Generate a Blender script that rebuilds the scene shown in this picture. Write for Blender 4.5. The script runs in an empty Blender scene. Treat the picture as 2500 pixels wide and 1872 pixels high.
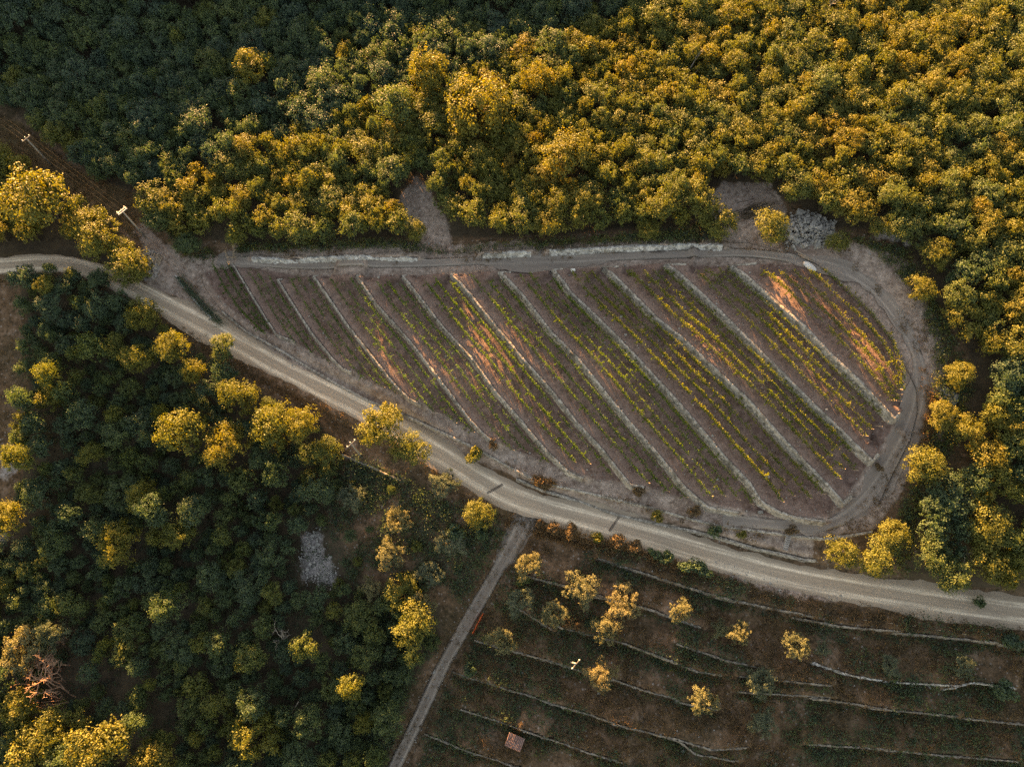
import bpy, math, random
import numpy as np
PI = math.pi
rs = np.random.default_rng(7)
random.seed(7)
SC = bpy.context.scene
COL = SC.collection

# ------------------------------------------------------------------ camera
TILT = math.radians(20.0); FPX = 1765.0
CAM = np.array([0.0, 0.0, 107.0])
RT = np.array([1.0, 0, 0]); UP = np.array([0, math.cos(TILT), math.sin(TILT)]); FW = np.array([0, math.sin(TILT), -math.cos(TILT)])
# photo coordinates: full view (V) and nine enlarged crops -> photo pixels
K = 0.406872
OFF = {'A': (0, 0), 'B': (800, 0), 'C': (1600, 0), 'D': (0, 600), 'E': (800, 600), 'F': (1600, 600), 'G': (0, 1202), 'H': (800, 1202), 'I': (1600, 1202)}
def px(v, pts):
    a = np.array(pts, float).reshape(-1, 2)
    return a * 1.130199 if v == 'V' else a * K + np.array(OFF[v])
def project(P):
    d = P - CAM
    z = d @ FW
    return np.stack([1250 + FPX * (d @ RT) / z, 936 - FPX * (d @ UP) / z], -1) / 1.130199, z

# ------------------------------------------------------------------ light direction
AZ = math.radians(24.0); EL = math.radians(9.0)
LX, LY = math.sin(AZ), -math.cos(AZ)            # the way the light travels over the ground
UX, UY = math.cos(AZ), math.sin(AZ)
def sst(a, b, x):
    x = np.clip((x - a) / (b - a), 0, 1)
    return x * x * (3 - 2 * x)

# ------------------------------------------------------------------ terrain
GY = np.array([-400, -60, -14, 0, 10, 17, 30, 40, 60, 85, 115, 400.])
GZ = np.array([-26, -15, -10.3, -8.0, -6.1, -4.5, -2.2, -0.5, 0, -1.7, -4.4, -8.])
_gy = np.linspace(-400, 400, 1601); _gz = np.interp(_gy, GY, GZ)
_k = np.exp(-np.linspace(-2, 2, 21) ** 2); _k /= _k.sum()
_gz = np.convolve(np.pad(_gz, 10, mode='edge'), _k, 'valid')
BANKS = []                                      # dry-stone walls that hold a bank: (points, height, length of bank)
PITS = []
def seg_query(P, pl):
    """nearest point on polyline: signed distance (left positive), overrun past the ends, arc length"""
    best = np.full(len(P), 1e9); sd = np.zeros(len(P)); over = np.zeros(len(P)); arc = np.zeros(len(P)); acc = 0.0
    n = len(pl) - 1
    for i in range(n):
        a, b = pl[i], pl[i + 1]
        d = b - a; L = math.hypot(*d) + 1e-9; d = d / L
        r = P - a
        s = r @ d; c = d[0] * r[:, 1] - d[1] * r[:, 0]
        sc = np.clip(s, 0, L)
        q = np.hypot(s - sc, c)
        m = q < best - 1e-9
        best[m] = q[m]; arc[m] = acc + sc[m]
        sd[m] = np.where(c[m] >= 0, 1, -1) * q[m]
        o = np.zeros(len(P))
        if i == 0: o = np.maximum(o, -s)
        if i == n - 1: o = np.maximum(o, s - L)
        over[m] = o[m]
        acc += L
    return sd, over, arc
def zbase(X, Y):
    t = X * LX + Y * LY; u = np.clip(X * UX + Y * UY, -110, 170)
    z = np.interp(Y, _gy, _gz)
    z = z + np.where(u < 75, 0.11 * u, 8.25 + 0.05 * (u - 75))
    # unseen hill beyond the top left, crest shaped to place the evening shade
    amp = 16.4 - 0.9 * np.exp(-((u + 14) / 20) ** 2) - 1.0 * sst(0, -30, u) + 3.5 * sst(-75, -130, u) + 4.8 * np.exp(-((u - 60) / 24) ** 2) - 4.5 * sst(86, 120, u)
    z = z + amp * np.where(t > -178, np.exp(-((t + 178) / 33) ** 2), np.exp(-((t + 178) / 90) ** 2))
    # ground falls away below the road on the left
    sd = (X + 6) * -0.64 + (Y - 22) * -0.77
    z = z - 3.4 * sst(4, -20, u) * sst(-100, -64, t) * (1 - .75 * sst(-38, -20, t))  # left yard and road sunk to keep the low sun off them
    z = z - 0.5 * sst(2, 24, sd) * sst(2, -14, X - 2) * sst(130, 70, sd)
    z = z + 0.28 * np.sin(X * 0.31 + 1.3 * np.sin(Y * 0.17)) * np.sin(Y * 0.27 + 0.6) * sst(95, 60, np.abs(Y - 30) + 0 * X) * 0.6
    return z
def banks(P, hgt):
    z = np.zeros(len(P))
    for pl, h, L, lo, hi in BANKS:
        m = (P[:, 0] > lo[0]) & (P[:, 0] < hi[0]) & (P[:, 1] > lo[1]) & (P[:, 1] < hi[1])
        if not m.any(): continue
        d, ov, arc = seg_query(P[m], pl)
        add = h * np.clip((d + 0.02) / 0.3, 0, 1) * np.clip(1 - (d - 0.3) / L, 0, 1) * sst(1.6, 0.1, ov)
        z[m] += add
    return z
def Z(X, Y):
    X = np.atleast_1d(np.asarray(X, float)).ravel(); Y = np.atleast_1d(np.asarray(Y, float)).ravel()
    z = zbase(X, Y)
    P = np.stack([X, Y], 1)
    z = z + banks(P, None)
    for pl, w, zz, ar in ROADS:
        lo = pl.min(0) - 9; hi = pl.max(0) + 9
        m = (P > lo).all(1) & (P < hi).all(1)
        if m.any():
            d, ov, arc = seg_query(P[m], pl)
            k = sst(w / 2 + 1.3, w / 2 + 0.2, np.abs(d)) * sst(3, 0, ov)
            z[m] = z[m] * (1 - k) + np.interp(arc, ar, zz) * k
    return z
ROADS = []
def at(v, pts, h=0.0, f=None):
    """photo positions -> points on the ground (or h above it)"""
    q = px(v, pts)
    d = ((q[:, :1] - 1250) / FPX) * RT + ((936 - q[:, 1:]) / FPX) * UP + FW
    z = np.zeros(len(q)) + 0.0
    for _ in range(12):
        s = (z - CAM[2]) / d[:, 2]
        p = CAM + d * s[:, None]
        zn = (f or Z)(p[:, 0], p[:, 1]) + h
        z = 0.4 * z + 0.6 * zn
    s = (z - CAM[2]) / d[:, 2]
    return CAM + d * s[:, None]
def resample(pl, step):
    pl = np.asarray(pl, float)
    L = np.r_[0, np.cumsum(np.linalg.norm(np.diff(pl[:, :2], axis=0), axis=1))]
    n = max(2, int(round(L[-1] / step)) + 1)
    s = np.linspace(0, L[-1], n)
    return np.stack([np.interp(s, L, pl[:, k]) for k in range(pl.shape[1])], 1)
def smooth(pl, it=2):
    pl = np.asarray(pl, float)
    for _ in range(it):
        q = [pl[0]]
        for a, b in zip(pl[:-1], pl[1:]):
            q += [a * .75 + b * .25, a * .25 + b * .75]
        q.append(pl[-1]); pl = np.array(q)
    return pl
def ptsof(spec, h=0.0, f=None):
    """'D', [(..)], 'E', [(..)] -> world points"""
    return np.concatenate([at(spec[i], spec[i + 1], h, f) for i in range(0, len(spec), 2)])

# vineyard walls, listed from the low ground up; each runs from the top track to the bottom track
WALLS = [
 ('D', [(1395,110),(1510,300),(1600,450),(1660,540),(1775,585)]),
 ('D', [(1700,203),(1665,205),(1760,360),(1870,530),(1990,680),(2060,748),(2110,765)]),
 ('D', [(1915,180),(1880,185)], 'E', [(0,310),(130,500),(250,650),(400,840),(480,920),(560,965)]),
 ('E', [(205,186),(172,185),(300,370),(500,590),(700,850),(850,1050),(940,1145),(1010,1195)]),
 ('E', [(475,178),(445,180),(560,330),(700,510),(860,680),(1000,880),(1150,1050),(1310,1240),(1440,1365),(1530,1405)]),
 ('E', [(770,168),(735,170),(860,310),(1020,510),(1170,690),(1340,880),(1500,1080),(1650,1240),(1810,1445),(1895,1455)]),
 ('E', [(1100,162),(1030,160),(1160,300),(1330,520),(1500,690),(1650,880),(1830,1100),(2000,1290)], 'F', [(160,1450),(310,1580),(490,1610)]),
 ('E', [(1410,143),(1350,150),(1450,290),(1600,430),(1750,580),(1900,740),(2050,900)], 'F', [(250,1090),(400,1270),(560,1440),(620,1540),(720,1600),(830,1640)], 'I', [(1010,185)]),
 ('E', [(1745,130),(1650,130),(1780,260)], 'F', [(0,450),(160,570),(300,710),(430,830),(560,950),(700,1110),(850,1270),(1000,1430),(1115,1555),(1170,1510)]),
 ('F', [(180,118),(60,115),(200,240),(370,400),(560,590),(740,770),(900,930),(1080,1100),(1220,1240),(1290,1305),(1330,1260)]),
 ('F', [(600,112),(450,125),(570,230),(740,380),(880,500),(1050,680),(1200,820),(1350,980),(1420,1055),(1460,1015)]),
]
def add_bank(pl, h, L):
    pl = np.asarray(pl)[:, :2]
    BANKS.append((pl, h, L, pl.min(0) - L - 2, pl.max(0) + L + 2))
zb = lambda x, y: zbase(np.atleast_1d(x), np.atleast_1d(y))
VW = []
for i, w in enumerate(WALLS):
    p = ptsof(w, 0.4, zb); h = 0.70 + 0.045 * i
    VW.append((p, h))
for p, h in VW: add_bank(p, h, 6.3)
UPW = [ptsof(w, 0.4, zb) for w in [
 ('A', [(1520,1570),(1900,1560),(2212,1555)], 'B', [(60,1558),(300,1556),(540,1556)]),
 ('B', [(930,1538),(1080,1532),(1220,1526)]),
 ('B', [(1330,1520),(1700,1500),(2000,1490),(2212,1478)], 'C', [(240,1482),(400,1488)])]]
for p in UPW: add_bank(p, 0.9, 5.0)
OLW = [ptsof(w, 0.3, zb) for w in [
 ('H', [(1250,520),(1440,570),(1640,630)]),
 ('H', [(1680,420),(1800,460),(1960,510),(2212,590)], 'I', [(400,640)]),
 ('H', [(1130,690),(1210,740),(1290,790)]),
 ('H', [(1430,820),(1640,870),(1800,915),(1990,990)]),
 ('H', [(940,905),(1140,960),(1300,1005),(1480,1060),(1640,1110)]),
 ('H', [(780,1088),(840,1110),(1040,1170),(1200,1215),(1350,1270),(1560,1330),(1740,1390)]),
 ('H', [(860,1320),(1000,1365),(1220,1440)]),
 ('H', [(640,1470),(800,1530),(860,1550)]),
 ('E', [(90,1260),(260,1330),(440,1415)]),
 ('I', [(880,765),(1100,805),(1370,830)]),
 ('I', [(1480,850),(1640,862),(1940,895)]),
 ('I', [(990,1045),(1110,1085),(1250,1115),(1430,1140),(1720,1155)]),
 ('I', [(1780,1165),(1880,1140),(2070,1165)]),
 ('I', [(1340,1300),(1520,1315),(1720,1335)]),
 ('I', [(1900,1360),(2180,1390)]),
 ('I', [(985,1515),(1300,1535),(1700,1575),(2080,1605)]),
 ('I', [(180,930),(420,1010),(560,1040)]),
 ('I', [(560,1200),(800,1215),(960,1225)]),
 ('I', [(130,1480),(330,1540),(480,1530)]),
 ('H', [(1660,640),(1790,668),(1920,700)], 'I', [(60,740),(200,790)]),
 ('H', [(2010,998),(2100,1030)], 'I', [(240,1075),(330,1090)]),
 ('H', [(1760,1140),(1900,1190),(2060,1230)], 'I', [(160,1265),(300,1290)]),
 ('H', [(1760,1400),(1930,1440),(2100,1490)], 'I', [(240,1570),(420,1600)]),
 ('H', [(1235,1445),(1400,1500),(1560,1560),(1700,1600)]),
 ('H', [(870,1555),(1000,1600),(1120,1640)]),
 ('I', [(420,645),(560,672),(700,700),(860,735)]),
 ('I', [(2000,905),(2120,925),(2212,935)]),
 ('I', [(560,1110),(760,1130),(960,1150)]),
 ('I', [(980,1240),(1150,1262),(1310,1290)]),
]]
def stretch(p, m):
    a, b = p[0] + (p[0] - p[1]) / np.linalg.norm(p[0] - p[1]) * m, p[-1] + (p[-1] - p[-2]) / np.linalg.norm(p[-1] - p[-2]) * m
    return np.vstack([a, p, b])
OLW = [stretch(p, 1.6) if i != 8 else p for i, p in enumerate(OLW)]
for p in OLW: add_bank(p, 1.05, 4.2)
# kerb wall and road wall below the vineyard
KERB = ptsof(('D', [(1330,400),(1480,520),(1700,640),(1900,760),(2060,850),(2212,930)], 'E', [(400,985),(640,1105),(840,1200),(1000,1285),(1200,1395),(1350,1445),(1600,1500),(1900,1570)], 'I', [(80,130),(300,190),(460,220),(700,250),(800,265),(1000,285),(1100,275),(1300,243)]), 0.2, zb)
RWALL = ptsof(('E', [(1130,1402),(1300,1470),(1500,1530),(1720,1610)], 'I', [(0,185),(250,240),(400,280),(600,340),(780,380),(900,410),(965,412)]), 0.2, zb)
add_bank(KERB, 0.45, 3.0); add_bank(RWALL, 0.55, 2.0)
ROADPX = [(-160,585),(0,575),(80,568),(165,572),(255,606),(340,650),(450,705),(560,770),(700,842),(800,893),(880,938),(960,988),(1050,1046),(1130,1085),(1250,1117),(1400,1157),(1550,1205),(1700,1245),(1850,1272),(2000,1297),(2212,1325),(2380,1345)]
PATHPX = [(1152,1098),(1132,1130),(1110,1170),(1070,1240),(1000,1360),(950,1450),(900,1560),(850,1660),(800,1760)]
def add_road(pxs, w):
    pl = smooth(at('V', pxs, 0, zb)[:, :2], 2)
    pl = resample(pl, 1.0)
    L = np.r_[0, np.cumsum(np.linalg.norm(np.diff(pl, axis=0), axis=1))]
    z = zb(pl[:, 0], pl[:, 1])
    z = np.convolve(np.pad(z, 4, mode='edge'), np.ones(9) / 9, 'valid')
    coarse = pl[::3] if (len(pl) - 1) % 3 == 0 else np.vstack([pl[::3], pl[-1:]])
    Lc = np.r_[0, np.cumsum(np.linalg.norm(np.diff(coarse, axis=0), axis=1))]
    zc = np.interp(Lc / Lc[-1], L / L[-1], z)
    ROADS.append((coarse, w, zc, Lc))
    return pl, z
ROAD, ROADZ = add_road(ROADPX, 4.4)
PATH, PATHZ = add_road(PATHPX, 3.1)
TRACKPX = [(470,560),(620,572),(800,572),(975,565),(1200,562),(1420,550),(1620,543),(1760,565),(1870,600),(1940,680),(1985,770),(1990,850),(1965,930),(1920,1010),(1870,1085),(1790,1140),(1680,1135),(1560,1120)]
TRACK = resample(smooth(at('V', TRACKPX, 0, zb)[:, :2], 2), 1.0)

# ------------------------------------------------------------------ helpers: materials
def mat(name):
    m = bpy.data.materials.new(name); m.use_nodes = True
    nt = m.node_tree
    for n in list(nt.nodes): nt.nodes.remove(n)
    return m, nt, nt.nodes, nt.links
def N(nt, t, **kw):
    n = nt.nodes.new(t)
    for k, v in kw.items():
        if k in n.inputs: n.inputs[k].default_value = v
        else: setattr(n, k, v)
    return n
def noise(nt, co, scale, detail=4, rough=0.55):
    n = N(nt, 'ShaderNodeTexNoise', Scale=scale, Detail=detail, Roughness=rough)
    nt.links.new(co, n.inputs['Vector']); return n.outputs['Fac']
def ramp(nt, fac, stops, interp='LINEAR'):
    r = N(nt, 'ShaderNodeValToRGB'); cr = r.color_ramp; cr.interpolation = interp
    while len(cr.elements) < len(stops): cr.elements.new(0.5)
    for e, (p, c) in zip(cr.elements, stops):
        e.position = p; e.color = (*c, 1) if len(c) == 3 else c
    nt.links.new(fac, r.inputs['Fac']); return r.outputs['Color']
def mixc(nt, f, a, b, mode='MIX'):
    m = N(nt, 'ShaderNodeMix', data_type='RGBA', blend_type=mode)
    for s, v in ((m.inputs[0], f), (m.inputs[6], a), (m.inputs[7], b)):
        if isinstance(v, (int, float)): s.default_value = v
        elif isinstance(v, tuple): s.default_value = (*v, 1)
        else: nt.links.new(v, s)
    return m.outputs[2]
def mth(nt, op, a, b=0.0, clamp=False):
    m = N(nt, 'ShaderNodeMath', operation=op, use_clamp=clamp)
    for s, v in ((m.inputs[0], a), (m.inputs[1], b)):
        if isinstance(v, (int, float)): s.default_value = v
        else: nt.links.new(v, s)
    return m.outputs[0]
def finish(nt, color, rough=0.9, bump=None, bdist=0.05, spec=0.15, bstr=0.8):
    p = N(nt, 'ShaderNodeBsdfPrincipled')
    if isinstance(color, tuple): p.inputs['Base Color'].default_value = (*color, 1)
    else: nt.links.new(color, p.inputs['Base Color'])
    p.inputs['Roughness'].default_value = rough
    p.inputs['Specular IOR Level'].default_value = spec
    if bump is not None:
        b = N(nt, 'ShaderNodeBump', Strength=bstr, Distance=bdist)
        nt.links.new(bump, b.inputs['Height']); nt.links.new(b.outputs[0], p.inputs['Normal'])
    o = N(nt, 'ShaderNodeOutputMaterial'); nt.links.new(p.outputs[0], o.inputs['Surface'])
def geo(nt): return N(nt, 'ShaderNodeNewGeometry').outputs['Position']
def attr(nt, name): return N(nt, 'ShaderNodeAttribute', attribute_name=name).outputs['Fac']

def leaf_mat(name, stops, trans=0.35, jitter=0.16, rough=0.55):
    m, nt, n, l = mat(name)
    oi = N(nt, 'ShaderNodeObjectInfo')
    sep = N(nt, 'ShaderNodeSeparateColor'); l.new(oi.outputs['Color'], sep.inputs[0])
    v = mth(nt, 'ADD', sep.outputs[0], attr(nt, 'tree'))
    j = mth(nt, 'MULTIPLY', mth(nt, 'SUBTRACT', attr(nt, 'tint'), 0.5), jitter * 2)
    v = mth(nt, 'ADD', v, j, True)
    c = ramp(nt, v, stops)
    hv = N(nt, 'ShaderNodeHueSaturation'); l.new(c, hv.inputs['Color'])
    l.new(mth(nt, 'ADD', mth(nt, 'MULTIPLY', attr(nt, 'tint'), 0.7), 0.65), hv.inputs['Value'])
    p = N(nt, 'ShaderNodeBsdfPrincipled'); l.new(hv.outputs[0], p.inputs['Base Color'])
    p.inputs['Roughness'].default_value = rough; p.inputs['Specular IOR Level'].default_value = 0.25
    t = N(nt, 'ShaderNodeBsdfTranslucent')
    tc = mixc(nt, 1.0, hv.outputs[0], (1.25, 1.2, 0.55), 'MULTIPLY'); l.new(tc, t.inputs['Color'])
    mx = N(nt, 'ShaderNodeMixShader'); mx.inputs[0].default_value = trans
    l.new(p.outputs[0], mx.inputs[1]); l.new(t.outputs[0], mx.inputs[2])
    o = N(nt, 'ShaderNodeOutputMaterial'); l.new(mx.outputs[0], o.inputs['Surface'])
    return m
M = {}
M['leaf'] = leaf_mat('oak_leaves', [(0, (.050, .098, .076)), (.3, (.078, .122, .056)), (.55, (.140, .150, .040)), (.8, (.18, .15, .038)), (1, (.19, .12, .045))])  # besides leaf kinds, teal stop carries shade and golden stops carry sun
M['olive'] = leaf_mat('olive_leaves', [(0, (.10, .135, .095)), (.5, (.17, .175, .10)), (1, (.25, .20, .11))], 0.3, 0.2)
M['vine'] = leaf_mat('vine_leaves', [(0, (.04, .11, .02)), (.5, (.09, .16, .02)), (1, (.20, .16, .03))], 0.45, 0.22)
M['dry'] = leaf_mat('dry_leaves', [(0, (.12, .088, .055)), (.5, (.20, .125, .066)), (1, (.25, .14, .07))], 0.3, 0.3, 0.9)
def simple(name, c1, c2, scale, rough=0.85, bd=0.02):
    m, nt, n, l = mat(name)
    co = N(nt, 'ShaderNodeTexCoord').outputs['Object']
    f = noise(nt, co, scale, 5)
    finish(nt, ramp(nt, f, [(.3, c1), (.7, c2)]), rough, f, bd)
    return m
M['bark'] = simple('bark', (.05, .038, .028), (.12, .095, .07), 6)
M['deadwood'] = simple('dead_wood', (.26, .19, .14), (.46, .36, .28), 5)
M['redwood'] = simple('dead_twigs', (.26, .145, .10), (.44, .27, .19), 5)
M['greywood'] = simple('weathered_wood', (.20, .17, .15), (.42, .37, .32), 8)
M['concrete'] = simple('pole_concrete', (.17, .168, .16), (.27, .265, .25), 5)
M['porcelain'] = simple('porcelain', (.75, .74, .70), (.85, .84, .8), 3, .3)
M['cable'] = simple('cable', (.012, .012, .012), (.025, .025, .024), 3, .8)
M['iron'] = simple('rusty_iron', (.06, .05, .045), (.14, .10, .08), 9, .7)
M['net'] = simple('orange_netting', (.62, .09, .035), (.78, .15, .05), 4, .6)
M['blackplastic'] = simple('black_plastic', (.03, .028, .027), (.06, .055, .05), 6, .6)
M['sack'] = simple('pale_sack', (.55, .56, .56), (.75, .75, .74), 4, .6)
def tiles():
    m, nt, n, l = mat('clay_tiles')
    co = N(nt, 'ShaderNodeTexCoord').outputs['Object']
    f = noise(nt, co, 2.6, 3); g = noise(nt, co, 14, 3)
    c = ramp(nt, f, [(.3, (.13, .07, .065)), (.5, (.21, .12, .11)), (.7, (.33, .24, .22))])
    finish(nt, mixc(nt, mth(nt, 'MULTIPLY', g, .5), c, (.22, .16, .15)), .85, g, .02)
    return m
M['tile'] = tiles()
def stone(name, base, dark, scale=2.6):
    m, nt, n, l = mat(name)
    co = geo(nt)
    v = N(nt, 'ShaderNodeTexVoronoi', Scale=scale); l.new(co, v.inputs['Vector'])
    v2 = N(nt, 'ShaderNodeTexVoronoi', Scale=scale, feature='DISTANCE_TO_EDGE'); l.new(co, v2.inputs['Vector'])
    f = noise(nt, co, 9, 5); w = noise(nt, co, .45, 3)
    c = ramp(nt, v.outputs['Color'], [(.1, dark), (.55, base), (.95, tuple(min(1, x * 1.28) for x in base))])
    c = mixc(nt, ramp(nt, f, [(.35, (0, 0, 0)), (.75, (1, 1, 1))]), mixc(nt, .35, c, dark), c)
    c = mixc(nt, ramp(nt, w, [(.52, (0, 0, 0)), (.7, (.6, .6, .6))]), c, (.10, .085, .06))
    e = ramp(nt, v2.outputs['Distance'], [(0, (.25, .25, .25)), (.08, (1, 1, 1))])
    c = mixc(nt, .65, c, e, 'MULTIPLY')
    finish(nt, c, .92, mth(nt, 'ADD', v2.outputs['Distance'], mth(nt, 'MULTIPLY', f, .2)), .08)
    return m
M['stone'] = stone('limestone', (.44, .405, .365), (.18, .16, .14))
M['oldwall'] = stone('old_wall_stone', (.31, .28, .25), (.12, .11, .10))
M['stonewhite'] = stone('pale_limestone', (.62, .61, .59), (.26, .25, .24), 2.2)
M['rubble'] = simple('rubble_stone', (.18, .172, .162), (.40, .39, .37), 2.2)
M['soilstone'] = simple('field_stone', (.2, .18, .17), (.42, .39, .37), 2.2)

def ground_mat():
    m, nt, n, l = mat('ground')
    co = geo(nt)
    big = noise(nt, co, .09, 4); mid = noise(nt, co, .5, 5, .6); med = noise(nt, co, 1.5, 4, .6); fine = noise(nt, co, 3.2, 6, .65); tiny = noise(nt, co, 11, 3, .6)
    def pebbles(scale, lo, hi):
        v = N(nt, 'ShaderNodeTexVoronoi', Scale=scale); l.new(co, v.inputs['Vector'])
        s = N(nt, 'ShaderNodeSeparateColor'); l.new(v.outputs['Color'], s.inputs[0])
        pick = ramp(nt, s.outputs[0], [(lo, (0, 0, 0)), (hi, (1, 1, 1))])
        core = ramp(nt, v.outputs['Distance'], [(.25, (1, 1, 1)), (.5, (0, 0, 0))])
        return mixc(nt, 1, pick, core, 'MULTIPLY')
    peb = pebbles(5.5, .55, .9); peb2 = pebbles(2.6, .84, .95)
    # scrub: brown earth with dry grass and bare stony places
    scrub = ramp(nt, mid, [(.28, (.03, .024, .017)), (.42, (.066, .048, .034)), (.56, (.12, .084, .060)), (.70, (.185, .145, .118))])
    scrub = mixc(nt, ramp(nt, fine, [(.4, (0, 0, 0)), (.7, (.7, .7, .7))]), scrub, (.145, .088, .048))
    scrub = mixc(nt, ramp(nt, big, [(.46, (0, 0, 0)), (.66, (.6, .6, .6))]), scrub, (.042, .042, .026))
    sp = mixc(nt, 1, peb2, ramp(nt, big, [(.4, (.9, .9, .9)), (.65, (.15, .15, .15))]), 'MULTIPLY')
    scrub = mixc(nt, sp, scrub, (.24, .235, .225))
    scrub = mixc(nt, ramp(nt, med, [(.52, (0, 0, 0)), (.68, (.8, .8, .8))]), scrub, (.024, .022, .014))
    scrub = mixc(nt, ramp(nt, med, [(.27, (.8, .8, .8)), (.42, (0, 0, 0))]), scrub, (.19, .135, .095))
    # soil of the vineyard
    soil = ramp(nt, mid, [(.25, (.070, .044, .036)), (.48, (.108, .075, .066)), (.68, (.165, .122, .108))])
    soil = mixc(nt, ramp(nt, fine, [(.35, (0, 0, 0)), (.75, (.55, .55, .55))]), soil, (.20, .146, .128))
    soil = mixc(nt, ramp(nt, med, [(.5, (0, 0, 0)), (.68, (.8, .8, .8))]), soil, (.058, .036, .029))
    soil = mixc(nt, ramp(nt, med, [(.28, (.75, .75, .75)), (.42, (0, 0, 0))]), soil, (.235, .175, .152))
    soil = mixc(nt, mth(nt, 'MULTIPLY', peb, .38), soil, (.32, .26, .225))
    soil = mixc(nt, ramp(nt, tiny, [(.3, (.5, .5, .5)), (.5, (0, 0, 0))]), soil, (.075, .055, .05))
    # gravel of the tracks
    grav = ramp(nt, mid, [(.25, (.135, .103, .09)), (.5, (.215, .183, .16)), (.75, (.33, .29, .26))])
    grav = mixc(nt, mth(nt, 'MULTIPLY', peb, .75), grav, (.50, .45, .41))
    grav = mixc(nt, ramp(nt, tiny, [(.3, (.7, .7, .7)), (.48, (0, 0, 0))]), grav, (.085, .075, .07))
    grav = mixc(nt, ramp(nt, big, [(.5, (0, 0, 0)), (.7, (.5, .5, .5))]), grav, (.125, .078, .056))
    grav = mixc(nt, ramp(nt, med, [(.52, (0, 0, 0)), (.7, (.85, .85, .85))]), grav, (.085, .062, .05))
    grav = mixc(nt, ramp(nt, med, [(.28, (.8, .8, .8)), (.43, (0, 0, 0))]), grav, (.40, .345, .31))
    soil = mixc(nt, mth(nt, 'MULTIPLY', attr(nt, 'w_band'), mth(nt, 'ADD', .1, mth(nt, 'MULTIPLY', fine, .75))), soil, mixc(nt, peb, (.20, .155, .138), (.36, .31, .285)))
    # forest floor
    leaf = ramp(nt, mid, [(.3, (.03, .026, .02)), (.6, (.06, .05, .035)), (.8, (.09, .065, .045))])
    # straw-coloured grass
    straw = ramp(nt, fine, [(.3, (.07, .055, .034)), (.55, (.13, .09, .052)), (.8, (.19, .13, .08))])
    straw = mixc(nt, ramp(nt, mid, [(.5, (0, 0, 0)), (.7, (.7, .7, .7))]), straw, (.06, .055, .03))
    # pale rubble
    rub = ramp(nt, fine, [(.3, (.16, .16, .165)), (.6, (.34, .34, .34)), (.8, (.48, .48, .48))])
    edge = mth(nt, 'MULTIPLY', mth(nt, 'SUBTRACT', mid, .5), 1.1)
    def w(name):
        return ramp(nt, mth(nt, 'ADD', attr(nt, name), edge), [(.38, (0, 0, 0)), (.62, (1, 1, 1))])
    c = mixc(nt, w('w_forest'), scrub, leaf)
    c = mixc(nt, w('w_straw'), c, straw)
    c = mixc(nt, w('w_gravel'), c, grav)
    c = mixc(nt, w('w_soil'), c, soil)
    c = mixc(nt, w('w_rubble'), c, rub)
    c = mixc(nt, 1.0, c, (1.40, 1.27, 1.24), 'MULTIPLY')
    h = mth(nt, 'ADD', mth(nt, 'MULTIPLY', fine, .6), mth(nt, 'MULTIPLY', peb, .35))
    finish(nt, c, .95, h, .12, .1)
    return m
M['ground'] = ground_mat()
def road_mat(name, tr, mid_c, w, edge=.68):
    m, nt, n, l = mat(name)
    co = geo(nt); u = attr(nt, 'across')      # metres from the centre line
    f = noise(nt, co, .6, 5, .6); g = noise(nt, co, 5, 5, .65); k = noise(nt, co, 13, 3)
    cx = N(nt, 'ShaderNodeCombineXYZ'); l.new(mth(nt, 'MULTIPLY', u, 2.6), cx.inputs[0]); l.new(mth(nt, 'MULTIPLY', attr(nt, 'along'), .09), cx.inputs[1])
    streak = noise(nt, cx.outputs[0], 1.0, 5, .6)
    a = mth(nt, 'ABSOLUTE', mth(nt, 'ADD', u, mth(nt, 'MULTIPLY', mth(nt, 'SUBTRACT', f, .5), .3)))
    prof = ramp(nt, mth(nt, 'DIVIDE', a, w / 2), [(.0, mid_c), (.22, mid_c), (.38, tr), (.56, tr), (.74, tuple(x * .8 for x in mid_c)), (1, tuple(x * edge for x in mid_c))])
    prof = mixc(nt, ramp(nt, streak, [(.4, (.75, .75, .75)), (.62, (0, 0, 0))]), prof, tuple(x * .72 for x in mid_c))
    c = mixc(nt, ramp(nt, g, [(.35, (.55, .55, .55)), (.6, (0, 0, 0))]), prof, tuple(x * .74 for x in mid_c))
    c = mixc(nt, ramp(nt, f, [(.45, (0, 0, 0)), (.75, (.5, .5, .5))]), c, tuple(x * .8 for x in mid_c))
    v = N(nt, 'ShaderNodeTexVoronoi', Scale=7.0); l.new(co, v.inputs['Vector'])
    s = N(nt, 'ShaderNodeSeparateColor'); l.new(v.outputs['Color'], s.inputs[0])
    peb = mixc(nt, 1, ramp(nt, s.outputs[0], [(.7, (0, 0, 0)), (.95, (.8, .8, .8))]), ramp(nt, v.outputs['Distance'], [(.2, (1, 1, 1)), (.5, (0, 0, 0))]), 'MULTIPLY')
    c = mixc(nt, mth(nt, 'MULTIPLY', peb, .45), c, (.48, .45, .42))
    finish(nt, c, .95, mth(nt, 'ADD', g, k), .03, .1)
    return m
M['road'] = road_mat('gravel_road', (1.0, .84, .67), (.49, .385, .30), 4.4)
M['track'] = road_mat('track_gravel', (.40, .345, .305), (.30, .25, .222), 2.4, 1.1)
M['path'] = road_mat('stony_path', (.44, .375, .33), (.26, .212, .185), 3.1, .85)

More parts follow.
